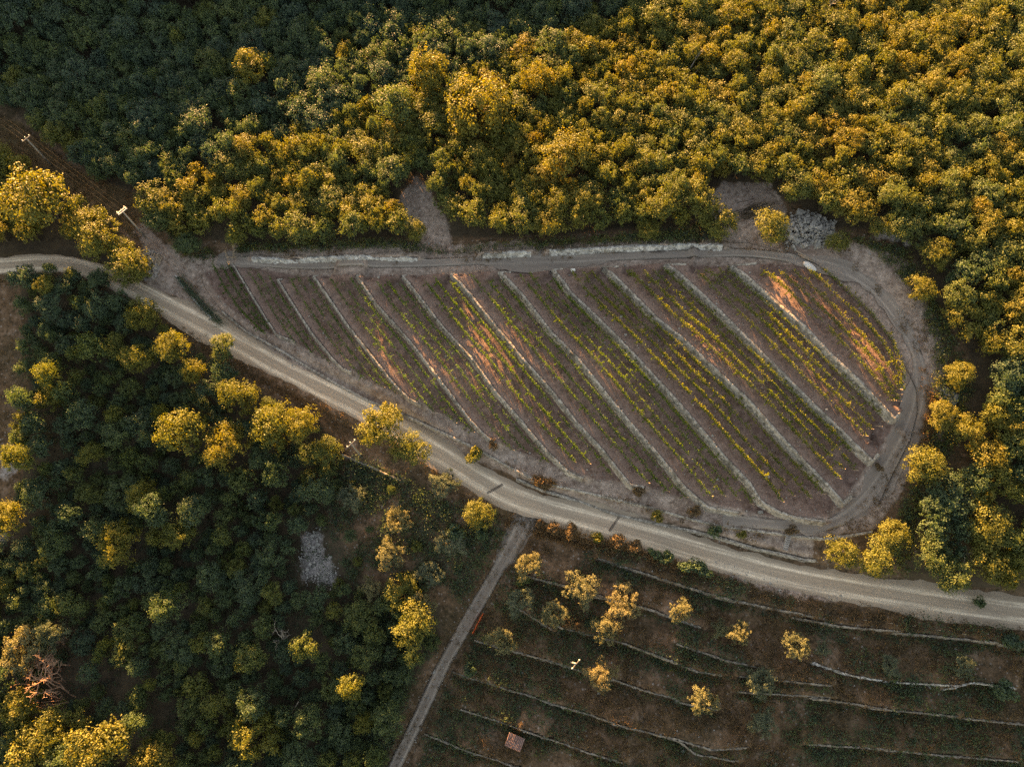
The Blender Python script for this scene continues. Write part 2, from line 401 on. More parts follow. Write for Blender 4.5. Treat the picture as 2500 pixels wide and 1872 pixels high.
# ------------------------------------------------------------------ helpers: meshes and objects
def mesh(name, V, F, mats, fmat=None, attrs=None, smooth_=False):
    V = np.asarray(V, np.float32); me = bpy.data.meshes.new(name)
    if isinstance(F, np.ndarray):
        nf, k = F.shape
        loops = F.ravel().astype(np.int32); starts = np.arange(nf, dtype=np.int32) * k
    else:
        ln = np.array([len(f) for f in F], np.int32); nf = len(F)
        loops = np.array([i for f in F for i in f], np.int32); starts = np.r_[0, np.cumsum(ln)[:-1]].astype(np.int32)
    me.vertices.add(len(V)); me.vertices.foreach_set('co', V.ravel())
    me.loops.add(len(loops)); me.loops.foreach_set('vertex_index', loops)
    me.polygons.add(nf); me.polygons.foreach_set('loop_start', starts)
    for m in (mats if isinstance(mats, (list, tuple)) else [mats]): me.materials.append(m)
    if fmat is not None: me.polygons.foreach_set('material_index', np.asarray(fmat, np.int32))
    me.polygons.foreach_set('use_smooth', np.full(nf, smooth_, bool))
    for an, (dom, val) in (attrs or {}).items():
        a = me.attributes.new(an, 'FLOAT', dom); a.data.foreach_set('value', np.asarray(val, np.float32))
    me.update(calc_edges=True)
    return me
def link(name, data, parent=None, loc=None, color=None):
    o = bpy.data.objects.new(name, data); COL.objects.link(o)
    if parent is not None: o.parent = parent
    if loc is not None: o.location = [float(v) for v in loc]
    if color is not None: o.color = (color, color, color, 1)
    return o
def tag(o, label=None, cat=None, group=None, kind=None):
    if label: o['label'] = label
    if cat:
        o['category'] = cat
        if 'kind' not in o: o['kind'] = 'thing'
    if group: o['group'] = group
    if kind: o['kind'] = kind
    return o
def empty(name, loc, label, cat, group=None, rz=0.0, s=1.0):
    o = bpy.data.objects.new(name, None); COL.objects.link(o)
    o.location = [float(v) for v in loc]; o.rotation_euler = (0, 0, rz); o.scale = (s, s, s) if not isinstance(s, tuple) else s
    o.empty_display_size = 0.3
    return tag(o, label, cat, group)
class MB:
    def __init__(s): s.v = []; s.f = []; s.n = 0
    def add(s, V, F):
        s.v.append(np.asarray(V, float)); s.f += [tuple(int(i) + s.n for i in f) for f in F]; s.n += len(V)
    def tube(s, pts, rad, k=6, cap=True):
        pts = np.asarray(pts, float); rad = np.broadcast_to(np.asarray(rad, float), (len(pts),))
        d = np.gradient(pts, axis=0); d /= np.linalg.norm(d, axis=1)[:, None] + 1e-9
        ref = np.array([0, 0, 1.0]) if abs(d[0, 2]) < .9 else np.array([1.0, 0, 0])
        V = []
        for p, q, r in zip(pts, d, rad):
            a = np.cross(q, ref); a /= np.linalg.norm(a) + 1e-9; b = np.cross(q, a)
            for j in range(k):
                t = 2 * PI * j / k; V.append(p + r * (math.cos(t) * a + math.sin(t) * b))
        F = []
        for i in range(len(pts) - 1):
            for j in range(k):
                F.append((i * k + j, i * k + (j + 1) % k, (i + 1) * k + (j + 1) % k, (i + 1) * k + j))
        if cap: F += [tuple(range(k))[::-1], tuple(range((len(pts) - 1) * k, len(pts) * k))]
        s.add(V, F)
    def box(s, c, size, rz=0.0, taper=1.0, rx=0.0, jit=0.0, rng=None):
        x, y, z = [v / 2 for v in size]
        V = np.array([(-x, -y, -z), (x, -y, -z), (x, y, -z), (-x, y, -z), (-x * taper, -y * taper, z), (x * taper, -y * taper, z), (x * taper, y * taper, z), (-x * taper, y * taper, z)])
        if jit: V += (rng or rs).normal(0, jit, V.shape)
        if rx:
            ca, sa = math.cos(rx), math.sin(rx); V = V @ np.array([[1, 0, 0], [0, ca, sa], [0, -sa, ca]])
        ca, sa = math.cos(rz), math.sin(rz)
        V = V @ np.array([[ca, sa, 0], [-sa, ca, 0], [0, 0, 1]]) + np.asarray(c, float)
        s.add(V, [(3, 2, 1, 0), (4, 5, 6, 7), (0, 1, 5, 4), (1, 2, 6, 5), (2, 3, 7, 6), (3, 0, 4, 7)])
    def data(s, name, m, smooth_=False): return mesh(name, np.concatenate(s.v), s.f, m, smooth_=smooth_)
    def build(s, name, m, parent=None, loc=None, smooth_=False): return link(name, s.data(name, m, smooth_), parent, loc)
def unit(a): return a / (np.linalg.norm(a, axis=-1, keepdims=True) + 1e-9)
def leaves(C, Nn, size, rng, aspect=0.6):
    n = len(C); r = unit(rng.normal(size=(n, 3)))
    u = unit(np.cross(Nn, r)); v = unit(np.cross(Nn, u))
    L = (size * rng.uniform(.7, 1.3, n))[:, None]; W = L * aspect
    bend = Nn * L * .25
    V = np.stack([C + u * L, C + v * W + bend, C - u * L, C - v * W + bend], 1).reshape(-1, 3)
    return V, np.arange(4 * n, dtype=np.int32).reshape(-1, 4)

# ------------------------------------------------------------------ tree variants (about 5 m wide, base at the origin)
def ico(n, rng):
    return unit(rng.normal(size=(n, 3)))
def make_variant(seed, R=2.5, H=5.4, nl=16, nleaf=2900, ls=.17, kind='oak'):
    g = np.random.default_rng(seed)
    lob = []
    if kind == 'oak':
        cz = H - R * .95; sq = g.uniform(.85, 1.15, 3)
        for i in range(nl):
            d = unit(g.normal(size=3) * np.array([1, 1, .75])); d[2] = abs(d[2]) * 1.15 - .35
            rr = R * g.uniform(.26, .58)
            p = d * (R - rr * .75) * sq + np.array([0, 0, cz]); p[2] = max(p[2], rr * .8 + .3)
            lob.append((p, rr))
        lob.append((np.array([0, 0, cz]), R * .6))
    else:
        for i in range(nl):
            a = 2 * PI * (i + g.uniform(-.3, .3)) / nl; q = R * math.sqrt(g.uniform(.05, 1)) * .85
            rr = R * g.uniform(.19, .36)
            p = np.array([q * math.cos(a), q * math.sin(a), H - rr - .55 * (q / R) ** 2 * R * g.uniform(.5, 1.3) - g.uniform(0, .9)])
            lob.append((p, rr))
    wts = np.array([r * r for _, r in lob]); wts /= wts.sum()
    C, Nn, T = [], [], []
    for (p, r), w in zip(lob, wts):
        n = int(nleaf * w)
        # clumps on the lobe, leaves round each clump: uneven outline with gaps
        k = max(5, n // 26); cd = ico(k, g); cd[:, 2] = np.abs(cd[:, 2]) * np.where(g.random(k) < .78, 1, -1)
        cc = p + cd * r * g.uniform(.72, 1.08, k)[:, None]
        ct = g.random(k)
        idx = g.integers(0, k, n)
        pos = cc[idx] + g.normal(size=(n, 3)) * (r * .20)
        nn = unit(unit(pos - p) + .75 * ico(n, g) + np.array([0, 0, .25]))
        C.append(pos); Nn.append(nn); T.append(np.clip(.5 * ct[idx] + .5 * g.random(n), 0, 1))
    C = np.concatenate(C); Nn = np.concatenate(Nn); T = np.concatenate(T)
    m = C[:, 2] > .25
    V, F = leaves(C[m], Nn[m], ls, g, .62 if kind == 'oak' else .42)
    b = MB()
    ht = (H - R * 1.3) if kind == 'oak' else H * .32
    lean = g.normal(0, .12, 2)
    top = np.array([lean[0] * ht, lean[1] * ht, max(ht, .9)])
    b.tube([(0, 0, -.9), (0, 0, .05), top * .5 + np.array([g.normal(0, .05), g.normal(0, .05), 0]), top], np.array([.24, .19, .15, .12]) * R / 2.5, 7)
    for p, r in lob:
        mid = (top + p) / 2 + g.normal(0, .15, 3) + np.array([0, 0, .15])
        b.tube([top * .96, mid, p * .9 + top * .1 + np.array([0, 0, r * .2])], np.array([.075, .05, .022]) * R / 2.5, 5)
    return V, F, T[m], b
OAK = []; OLI = []
for i in range(12): OAK.append(make_variant(100 + i, R=2.5 + .12 * (i % 3), H=[5.2, 5.8, 4.8, 6.3][i % 4], nl=8 + (i * 5) % 13, nleaf=4300, ls=.124))
for i in range(5): OLI.append(make_variant(300 + i, R=2.5, H=4.6, nl=17 + 2 * i, nleaf=4400, ls=.125, kind='olive'))
OAKM = [(mesh('crown', v, f, M['leaf'], attrs={'tint': ('FACE', t)}), b.data('trunk', M['bark'], True)) for v, f, t, b in OAK]
OLIM = [(mesh('crown', v, f, M['olive'], attrs={'tint': ('FACE', t)}), b.data('trunk', M['bark'], True)) for v, f, t, b in OLI]
def make_bush(seed, R=1.0, H=1.3, n=620, ls=.11):
    g = np.random.default_rng(seed); C, Nn, T = [], [], []
    for i in range(7):
        a = g.uniform(0, 2 * PI); q = R * .6 * math.sqrt(g.random()); r = R * g.uniform(.35, .5)
        p = np.array([q * math.cos(a), q * math.sin(a), H - r - .5 * q * g.random()]); p[2] = max(p[2], r * .6)
        d = ico(n // 7, g); d[:, 2] = np.abs(d[:, 2]) * np.where(g.random(len(d)) < .8, 1, -1)
        pos = p + d * r * g.uniform(.6, 1.12, len(d))[:, None]
        C.append(pos); Nn.append(unit(d + .7 * ico(len(d), g))); T.append(np.clip(g.random() * .5 + .5 * g.random(len(d)), 0, 1))
    C = np.concatenate(C); Nn = np.concatenate(Nn); T = np.concatenate(T); C[:, 2] = np.maximum(C[:, 2], .06)
    V, F = leaves(C, Nn, ls, g); return V, F, T
BUSH = [make_bush(500 + i) for i in range(6)]
BUSHM = {k: [mesh('foliage', v, f, M[k], attrs={'tint': ('FACE', t)}) for v, f, t in BUSH] for k in ('leaf', 'dry')}
SUN, SKY, EXPO, WB = 5.0, .064, 3.18, 12500

# ------------------------------------------------------------------ ground zones (outlines in world metres)
def poly(v, pts): return at(v, pts, 0, zb)[:, :2]
SOIL = poly('V', [(440,590),(500,572),(680,600),(770,600),(870,596),(975,594),(1085,590),(1195,588),(1305,580),(1440,573),(1580,575),(1680,570),(1780,575),(1870,660),(1930,740),(1950,800),(1945,890),(1890,985),(1825,1075),(1775,1120),(1700,1120),(1580,1100),(1500,1080),(1380,1050),(1240,1025),(1060,950),(905,870),(740,796),(630,738),(560,715),(480,650)])
GRAV = [poly('V', p) for p in [
 [(330,600),(380,560),(500,545),(1560,528),(1640,510),(1700,470),(1760,465),(1830,520),(1960,560),(2015,680),(2045,780),(2030,880),(1990,980),(1950,1060),(1890,1140),(1760,1165),(1750,1208),(1500,1145),(1200,1065),(1000,980),(800,885),(600,775),(480,700),(380,640)],
 [(895,380),(925,405),(960,465),(985,545),(915,545),(900,495),(852,470),(858,435)],
 [(1525,430),(1560,395),(1660,395),(1700,450),(1690,520),(1560,525)],
 [(1530,1205),(1700,1240),(1830,1270),(1800,1300),(1690,1290),(1580,1250)],
 [(300,470),(350,520),(400,560),(480,590),(380,640),(310,620),(330,560),(290,500)],
 [(1110,1080),(1180,1095),(1150,1130),(1110,1140)]]]
STRAW = [poly('V', p) for p in [[(-120,200),(40,265),(170,370),(300,425),(340,480),(300,520),(250,480),(120,405),(20,330),(-120,290)], [(1140,1120),(1270,1140),(1400,1170),(1390,1190),(1250,1170),(1140,1150)], [(2000,850),(2035,800),(2040,900),(1990,985),(1960,1010)]]]
RUB = [poly('V', p) for p in [[(1695,478),(1745,462),(1800,485),(1790,525),(1700,530)], [(655,1160),(690,1140),(700,1190),(728,1235),(725,1268),(660,1255),(650,1220)], [(2030,830),(2065,850),(2060,900),(2030,930)], [(0,985),(40,1000),(30,1030),(0,1040)], [(300,540),(345,545),(340,600),(300,600)], [(1895,480),(1950,500),(1960,530),(1900,520)], [(-10,1120),(20,1140),(10,1180),(-10,1180)]]]
FOR_UP = poly('V', [(-200,-260),(2500,-260),(2500,1290),(2212,1272),(2080,1265),(1960,1245),(1985,1190),(1945,1120),(1995,1075),(2100,1010),(2070,950),(2090,890),(2100,820),(2075,720),(2030,650),(1975,560),(1900,500),(1790,492),(1735,450),(1680,425),(1660,395),(1560,395),(1520,430),(1490,490),(1400,496),(1300,500),(1150,512),(1060,515),(968,512),(958,465),(930,405),(902,370),(850,440),(905,495),(915,520),(860,515),(700,525),(520,528),(400,510),(345,465),(330,425),(225,395),(160,340),(95,285),(25,235),(-200,120)])
FOR_CL = poly('V', [(-200,300),(0,335),(60,375),(130,415),(165,455),(245,485),(300,560),(322,605),(262,598),(170,558),(0,548),(-200,550)])
FOR_LL = poly('V', [(45,600),(165,592),(235,625),(325,690),(415,745),(515,812),(615,885),(690,915),(735,965),(715,1000),(745,1060),(700,1110),(740,1180),(760,1260),(860,1265),(950,1310),(950,1380),(890,1480),(850,1600),(815,1760),(-200,1760),(-200,1190),(25,1160),(55,1000),(65,800)])
def inside(P, pg):
    x, y = P[:, 0], P[:, 1]; r = np.zeros(len(P), bool)
    for (x0, y0), (x1, y1) in zip(pg, np.roll(pg, -1, 0)):
        c = (y0 > y) != (y1 > y)
        with np.errstate(divide='ignore', invalid='ignore'):
            r ^= c & (x < (x1 - x0) * (y - y0) / (y1 - y0 + 1e-12) + x0)
    return r
def sdist(P, pg):
    d = np.full(len(P), 1e9)
    for a, b in zip(pg, np.roll(pg, -1, 0)):
        e = b - a; r = P - a; s = np.clip((r @ e) / (e @ e + 1e-9), 0, 1)
        d = np.minimum(d, np.hypot(*(r - s[:, None] * e).T))
    return np.where(inside(P, pg), d, -d)
def weight(P, pgs, soft):
    w = np.zeros(len(P))
    for pg in pgs:
        lo = pg.min(0) - soft - 1; hi = pg.max(0) + soft + 1
        m = (P > lo).all(1) & (P < hi).all(1)
        if m.any(): w[m] = np.maximum(w[m], np.clip(.5 + sdist(P[m], pg) / (2 * soft), 0, 1))
    return w

# ------------------------------------------------------------------ the ground sheet
def axis(lo, hi, step, far, n=26):
    a = np.arange(lo, hi, step); g = np.geomspace(step, far, n)
    return np.r_[lo - np.cumsum(g)[::-1], a, a[-1] + np.cumsum(g)]
gx = np.r_[axis(-100, -52, .7, 1, 1)[1:-1], np.arange(-52, 72, .3), np.arange(72, 112, .7)]
gx = np.r_[-100 - np.cumsum(np.geomspace(.8, 60, 26))[::-1], gx, 112 + np.cumsum(np.geomspace(.8, 60, 26))]
gy = np.r_[np.arange(-22, -17, .6), np.arange(-17, 66, .3), np.arange(66, 124, .7)]
gy = np.r_[-22.6 - np.cumsum(np.geomspace(.8, 60, 26))[::-1], gy, 124 + np.cumsum(np.geomspace(.8, 60, 26))]
GXX, GYY = np.meshgrid(gx, gy); P = np.stack([GXX.ravel(), GYY.ravel()], 1)
gz = Z(P[:, 0], P[:, 1])
nx, ny = len(gx), len(gy)
ii = np.arange(nx * ny).reshape(ny, nx)
F = np.stack([ii[:-1, :-1], ii[:-1, 1:], ii[1:, 1:], ii[1:, :-1]], -1).reshape(-1, 4).astype(np.int32)
bw = np.zeros(len(P))
for p_, h_ in VW:
    lo = p_[:, :2].min(0) - 4; hi = p_[:, :2].max(0) + 4; m_ = (P > lo).all(1) & (P < hi).all(1)
    d_, o_, a_ = seg_query(P[m_], p_[:, :2]); bw[m_] = np.maximum(bw[m_], np.where(d_ > -.1, np.clip(1.2 - d_ / 1.5, 0, 1), 0) * (o_ < .8))
at_ = {'w_band': ('POINT', bw), 'w_soil': ('POINT', weight(P, [SOIL], .8)), 'w_gravel': ('POINT', weight(P, GRAV, 1.0)), 'w_straw': ('POINT', weight(P, STRAW, 1.2)),
       'w_rubble': ('POINT', weight(P, RUB, 2.0) * .85), 'w_forest': ('POINT', weight(P, [FOR_UP, FOR_CL, FOR_LL], 1.5))}
tag(link('ground', mesh('ground', np.c_[P, gz], F, M['ground'], attrs=at_, smooth_=True)), kind='structure')

_zg = gz.reshape(ny, nx)
def Z(X, Y):
    X = np.atleast_1d(np.asarray(X, float)).ravel(); Y = np.atleast_1d(np.asarray(Y, float)).ravel()
    i = np.clip(np.searchsorted(gx, X) - 1, 0, nx - 2); j = np.clip(np.searchsorted(gy, Y) - 1, 0, ny - 2)
    a = np.clip((X - gx[i]) / (gx[i + 1] - gx[i]), 0, 1); b = np.clip((Y - gy[j]) / (gy[j + 1] - gy[j]), 0, 1)
    return (_zg[j, i] * (1 - a) + _zg[j, i + 1] * a) * (1 - b) + (_zg[j + 1, i] * (1 - a) + _zg[j + 1, i + 1] * a) * b

def strip(name, pl, z, w, m, lift):
    nC = 7; u = np.linspace(-w / 2, w / 2, nC)
    d = np.gradient(pl, axis=0); d /= np.linalg.norm(d, axis=1)[:, None]
    nn = np.stack([-d[:, 1], d[:, 0]], 1)
    g = np.random.default_rng(5)
    wob = 1 + (.16 if w > 4 else .55) * np.convolve(g.normal(size=len(pl) + 8), np.ones(9) / 3, 'valid')
    V = []; A = []; AL = np.r_[0, np.cumsum(np.linalg.norm(np.diff(pl, axis=0), axis=1))]
    for k in range(nC):
        q = pl + nn * (u[k] * (wob if k in (0, nC - 1) else np.ones(len(pl))))[:, None]
        zz = np.maximum(z, Z(q[:, 0], q[:, 1])) + (lift if 0 < k < nC - 1 else .012)
        V.append(np.c_[q, zz]); A.append(np.full(len(pl), u[k]))
    V = np.stack(V, 1).reshape(-1, 3); A = np.stack(A, 1).ravel()
    i = np.arange(len(pl) * nC).reshape(-1, nC)
    F = np.stack([i[:-1, 1:], i[:-1, :-1], i[1:, :-1], i[1:, 1:]], -1).reshape(-1, 4).astype(np.int32)[:, ::-1]
    return tag(link(name, mesh(name, V, F, m, attrs={'across': ('POINT', A), 'along': ('POINT', np.repeat(AL, nC))}, smooth_=True)), kind='structure')
strip('road', ROAD, ROADZ, 4.4, M['road'], .05)
strip('path', PATH, PATHZ, 3.1, M['path'], .035)
strip('track', TRACK, Z(TRACK[:, 0], TRACK[:, 1]), 2.4, M['track'], .03)

# ------------------------------------------------------------------ dry-stone walls
def stone_wall(name, pl, label, cat, m, cap=.45, batter=.22, lift=.08, group=None, seed=1, rough=.022, step=.4, ruin=0.0):
    g = np.random.default_rng(seed)
    p = resample(np.asarray(pl)[:, :2], step)
    d = np.gradient(p, axis=0); d /= np.linalg.norm(d, axis=1)[:, None] + 1e-9
    n = np.stack([-d[:, 1], d[:, 0]], 1)
    hi = Z(*(p + n * .5).T); lo = Z(*(p - n * .35).T)
    top = np.maximum(hi, lo + .22) + lift
    top = np.convolve(np.pad(top, 3, mode='edge'), np.ones(7) / 7, 'valid')
    top = top + g.normal(0, .012, len(p))
    if ruin:                                    # stretches that have slumped into the bank
        rn = np.convolve(g.normal(size=len(p) + 10), np.ones(11) / 3.3, 'valid'); top = top - np.clip((rn - .25) * ruin, 0, .5)
    h = top - lo
    rows = [(-batter - .05, lo - .25)] + [(-batter * (1 - f), lo + h * f) for f in (.05, .35, .68)] + [(0, top), (cap * .5, top + .02), (cap, top - .015), (cap + .06, hi - .3)]
    V = []
    for k, (o, z) in enumerate(rows):
        o = o + g.normal(0, rough, len(p)) * (1 if 0 < k < 7 else .3)
        V.append(np.c_[p + n * o[:, None] + g.normal(0, .02, p.shape), z + g.normal(0, rough * .5, len(p))])
    nr = len(rows); V = np.stack(V, 1).reshape(-1, 3); i = np.arange(len(p) * nr).reshape(-1, nr)
    F = np.stack([i[:-1, 1:], i[:-1, :-1], i[1:, :-1], i[1:, 1:]], -1).reshape(-1, 4)
    F = [tuple(f) for f in F] + [tuple(i[0][::-1]), tuple(i[-1])]
    o = V.mean(0); ob = link(name, mesh(name, V - o, F, m), None, o)
    return tag(ob, label, cat, group)
ORD = ['first', 'second', 'third', 'fourth', 'fifth', 'sixth', 'seventh', 'eighth', 'ninth', 'tenth', 'eleventh', 'twelfth']
for i, (p, h) in enumerate(VW):
    lab = 'shortest vineyard terrace wall, lowest one beside the young left rows' if i == 0 else 'highest vineyard terrace wall, broad and pale, next to the lit top terrace' if i == 10 else f'dry stone vineyard terrace wall, {ORD[i]} counted from the shortest one'
    stone_wall('terrace_wall', p, lab, 'wall', M['stone'], .2 + .017 * i, .2 + .03 * i, .06, 'vineyard terrace walls', 20 + i)
for i, p in enumerate(UPW):
    stone_wall('retaining_wall', p, ['long white stone retaining wall at the dead tree end of the upper track', 'short middle piece of white stone wall along the upper track', 'long white stone retaining wall leading to the rubble heap'][i], 'wall', M['stonewhite'], .42, .3, .08, 'white walls above the upper track', 40 + i, .05, ruin=.25)
stone_wall('kerb_wall', KERB, 'low stone kerb wall curving round the foot of the vineyard', 'wall', M['stone'], .3, .08, .05, None, 51)
stone_wall('road_wall', RWALL, 'low wall right beside the gravel road under the vineyard bank', 'wall', M['stone'], .3, .1, .05, None, 52)
OLL = ['terrace wall under the pale olive tree nearest the road junction', 'longest terrace wall below the roadside dry bushes', 'short terrace wall beside the dark round olive by the power line', 'terrace wall behind the leaning olive above the pole', 'terrace wall running to the white crossarm pole', 'long terrace wall starting at the dark round bush by the path', 'terrace wall just above the tiled hut', 'short terrace wall left of and below the tiled hut', 'rocky wall under the power pole between path and road', 'terrace wall holding the brown bank below the road bend', 'thin terrace wall under the road at the far right', 'whitest olive terrace wall with spilled stones on top', 'broken end piece of the whitest olive terrace wall', 'short terrace wall below the spilled white stones', 'terrace wall meeting the right border under the dark shrubs', 'lowest long straight terrace wall at the bottom right', 'overgrown terrace wall under the twin olive trees', 'broken wall below the half grey olive tree', 'crumbled wall near the bottom below the grey olive tree', 'wall stretch passing below the wide olive tree', 'wall stretch leading up to the half grey olive tree', 'wall stretch between the white crossarm pole and the lone low olive', 'wall stretch right of the lone tiled hut, far along', 'wall stretch starting behind the tiled hut', 'wall stretch in front of the tiled hut', 'wall stretch under the widest point of the road verge', 'wall stub under the dark shrub at the right border', 'wall stretch below the ragged olive tree', 'wall stretch left of the short one below the spilled stones']
for i, p in enumerate(OLW):
    stone_wall('olive_terrace_wall', p, 'pale broken ' + OLL[i] if i in (8, 12, 17, 18) else 'old dry stone ' + OLL[i], 'wall', M['stonewhite'] if i in (11, 12) else M['oldwall'], .13, .12, .02, 'old dry stone walls of the olive terraces', 60 + i, .06, ruin=.5)

# loose stones: heaps and scatter nobody could count
def stones(name, P2, smin, smax, m, seed, sink=.3, mound=None):
    g = np.random.default_rng(seed); n = len(P2)
    base = np.array([(-1, -1, -1), (1, -1, -1), (1, 1, -1), (-1, 1, -1), (-1, -1, 1), (1, -1, 1), (1, 1, 1), (-1, 1, 1)], float)
    z = Z(P2[:, 0], P2[:, 1]) + (mound if mound is not None else 0)
    s = g.uniform(smin, smax, (n, 1)) ** 1.0 * np.where(g.random((n, 1)) < .12, 1.7, 1)
    B = base[None] * g.uniform(.45, .9, (n, 1, 3)) * (s * g.choice([.6, 1, 1.6], p=[.5, .38, .12], size=(n, 1)))[:, None] * .5 * g.uniform(.7, 1.2, (n, 8, 3))
    a = g.uniform(0, 2 * PI, n); ca, sa = np.cos(a), np.sin(a)
    X = B[..., 0] * ca[:, None] - B[..., 1] * sa[:, None]; Y = B[..., 0] * sa[:, None] + B[..., 1] * ca[:, None]
    V = np.stack([X + P2[:, :1], Y + P2[:, 1:], B[..., 2] + z[:, None] + s * (.5 - sink) * .5], -1).reshape(-1, 3)
    f = np.array([(3, 2, 1, 0), (4, 5, 6, 7), (0, 1, 5, 4), (1, 2, 6, 5), (2, 3, 7, 6), (3, 0, 4, 7)])
    F = (f[None] + 8 * np.arange(n)[:, None, None]).reshape(-1, 4).astype(np.int32)
    return tag(link(name, mesh(name, V, F, m)), kind='stuff')
def scatter(pg, n, seed, margin=0.0):
    g = np.random.default_rng(seed); lo, hi = pg.min(0), pg.max(0); out = []
    c = 0
    while c < n:
        q = g.uniform(lo, hi, (n * 3, 2)); q = q[inside(q, pg)]
        out.append(q); c += len(q)
        if len(q) == 0: break
    return np.concatenate(out)[:n]
q = scatter(RUB[0], 1100, 1); sd = sdist(q, RUB[0]); tag(stones('rubble_heap', q + np.random.default_rng(2).normal(0, .5, q.shape), .12, .5, M['rubble'], 1, mound=np.clip(sd, 0, 2) * .45), 'heap of pale quarried rubble at the top corner of the vineyard', 'rubble')
q = scatter(RUB[1], 900, 2); tag(stones('rubble_spill', q + np.random.default_rng(1).normal(0, .45, q.shape), .08, .26, M['rubble'], 2, mound=np.clip(sdist(q, RUB[1]), 0, 2) * .2), 'pale stone spill in a gap of the dark lower wood', 'rubble')
q = scatter(RUB[2], 260, 3); tag(stones('rubble_bank', q, .2, .6, M['rubble'], 3), 'grey stone bank beside the right hand gravel track', 'rubble')
q = scatter(RUB[4], 260, 4); tag(stones('fieldstone_heap', q, .2, .55, M['soilstone'], 4, mound=np.clip(sdist(q, RUB[4]), 0, 2) * .3), 'heap of field stones by the log stack', 'rubble')
q = np.concatenate([scatter(g_, 3600 if k == 0 else 260, 50 + k) for k, g_ in enumerate(GRAV)] + [scatter(SOIL, 1300, 60)])
tag(stones('gravel', q, .06, .17, M['rubble'], 5), 'loose pale gravel scattered over tracks and terraces', 'gravel')
pj = np.repeat(PATH, 16, 0); pj = pj + np.random.default_rng(4).normal(0, .85, pj.shape); tag(stones('gravel', pj, .06, .2, M['rubble'], 7), 'loose stones on and beside the stony path', 'gravel')
SCRUB = poly('V', [(1170,1130),(1530,1215),(1700,1300),(2300,1370),(2300,1720),(880,1720),(980,1440)])
qs = scatter(SCRUB, 1500, 70)
wd = np.min([np.abs(seg_query(qs, p[:, :2])[0]) + 3 * (seg_query(qs, p[:, :2])[1] > 1) for p in OLW], 0)
qs = qs[(wd < 1.3) | (np.random.default_rng(3).random(len(qs)) < .12)]
tag(stones('rubble', qs, .07, .24, M['rubble'], 6), 'stones fallen from the olive terrace walls', 'stones')

# ------------------------------------------------------------------ vine rows
def main_part(p, i):
    p = p[:, :2]
    if i >= 1: p = p[1:]
    d = np.diff(p, axis=0); a = np.arctan2(d[:, 1], d[:, 0])
    while len(p) > 3 and abs((a[-1] - a[len(a) // 2] + PI) % (2 * PI) - PI) > math.radians(24):
        p = p[:-1]; a = a[:-1]
    return resample(p, .5)
def lerp(pa, pb, f, a, b, n=160):
    s = np.linspace(a, b, n)
    def ev(p, s):
        L = np.r_[0, np.cumsum(np.linalg.norm(np.diff(p, axis=0), axis=1))]; L /= L[-1]
        return np.stack([np.interp(s, L, p[:, 0]), np.interp(s, L, p[:, 1])], 1)
    return ev(pa, s) * (1 - f) + ev(pb, s) * f
MP = [main_part(p, i) for i, (p, h) in enumerate(VW)]
LEFTB = resample(ptsof(('D', [(1240,130),(1310,270),(1400,400),(1520,500),(1600,560)]), 0, zb)[:, :2], .5)
RIGHTB = resample(ptsof(('F', [(985,120),(1150,265),(1290,395),(1420,560),(1470,700),(1480,840)]), 0, zb)[:, :2], .5)
def vine_row(pl, label, hue, vig, seed, stake):
    g = np.random.default_rng(seed)
    p = resample(pl, .95); z = Z(p[:, 0], p[:, 1])
    root = empty('vine_row', (*p[0], z[0]), label, 'vine row', 'vine rows')
    o = np.array([*p[0], z[0]])
    d = np.gradient(p, axis=0); d /= np.linalg.norm(d, axis=1)[:, None]
    C, Nn, T = [], [], []
    vg = np.convolve(g.random(len(p) + 6), np.ones(7) / 7, 'valid')
    for i in range(len(p)):
        v = vig * (.3 + 1.5 * np.clip(vg[i] - .12, 0, 1)) * g.uniform(.6, 1.2)
        if g.random() < .05: continue
        n = int(64 * v); side = np.array([-d[i, 1], d[i, 0]])
        al = g.normal(0, .42, n); sd_ = g.normal(0, .11, n); hh = .5 + .72 * g.random(n) ** .8
        if g.random() < .38:                      # a shoot hanging out sideways
            k = n // 3; sh = g.choice([-1, 1]); al[:k] = g.normal(g.uniform(-.4, .4), .08, k); sd_[:k] = sh * g.uniform(.1, .85, k); hh[:k] = 1.05 - .25 * np.abs(sd_[:k]) + g.normal(0, .06, k)
        q = p[i] + d[i] * al[:, None] + side * sd_[:, None]
        C.append(np.c_[q, z[i] + hh * (.75 + .35 * v)]); Nn.append(unit(g.normal(size=(n, 3)) + np.array([0, 0, .7]))); T.append(np.clip(g.random() * .45 + .55 * g.random(n), 0, 1))
    C = np.concatenate(C) - o; Nn = np.concatenate(Nn); T = np.concatenate(T)
    V, F = leaves(C, Nn, .10, g, .8)
    link('foliage', mesh('foliage', V, F, M['vine'], attrs={'tint': ('FACE', T)}), root, None, hue)
    w = MB(); st = p[::6] if len(p) > 8 else p[::3]
    for q in st:
        zz = Z(q[0], q[1])[0]; r = np.array([q[0], q[1], zz]) - o
        w.tube([r + (0, 0, -.2), r + (g.normal(0, .03), g.normal(0, .03), 1.35)], .028, 5)
    pw = np.c_[p, z + 1.1] - o
    w.tube(pw, .006, 3)
    w.build('trellis', M['greywood'], root)
    if stake:
        e = np.array([*p[-1], z[-1]]) - o; dd = np.array([*d[-1], 0])
        b = MB(); b.tube([e + dd * .25 + (0, 0, -.2), e + dd * 1.0 + (0, 0, 1.25)], .045, 6); b.build('end_post', M['deadwood'], root)
    return root
nrow = 0
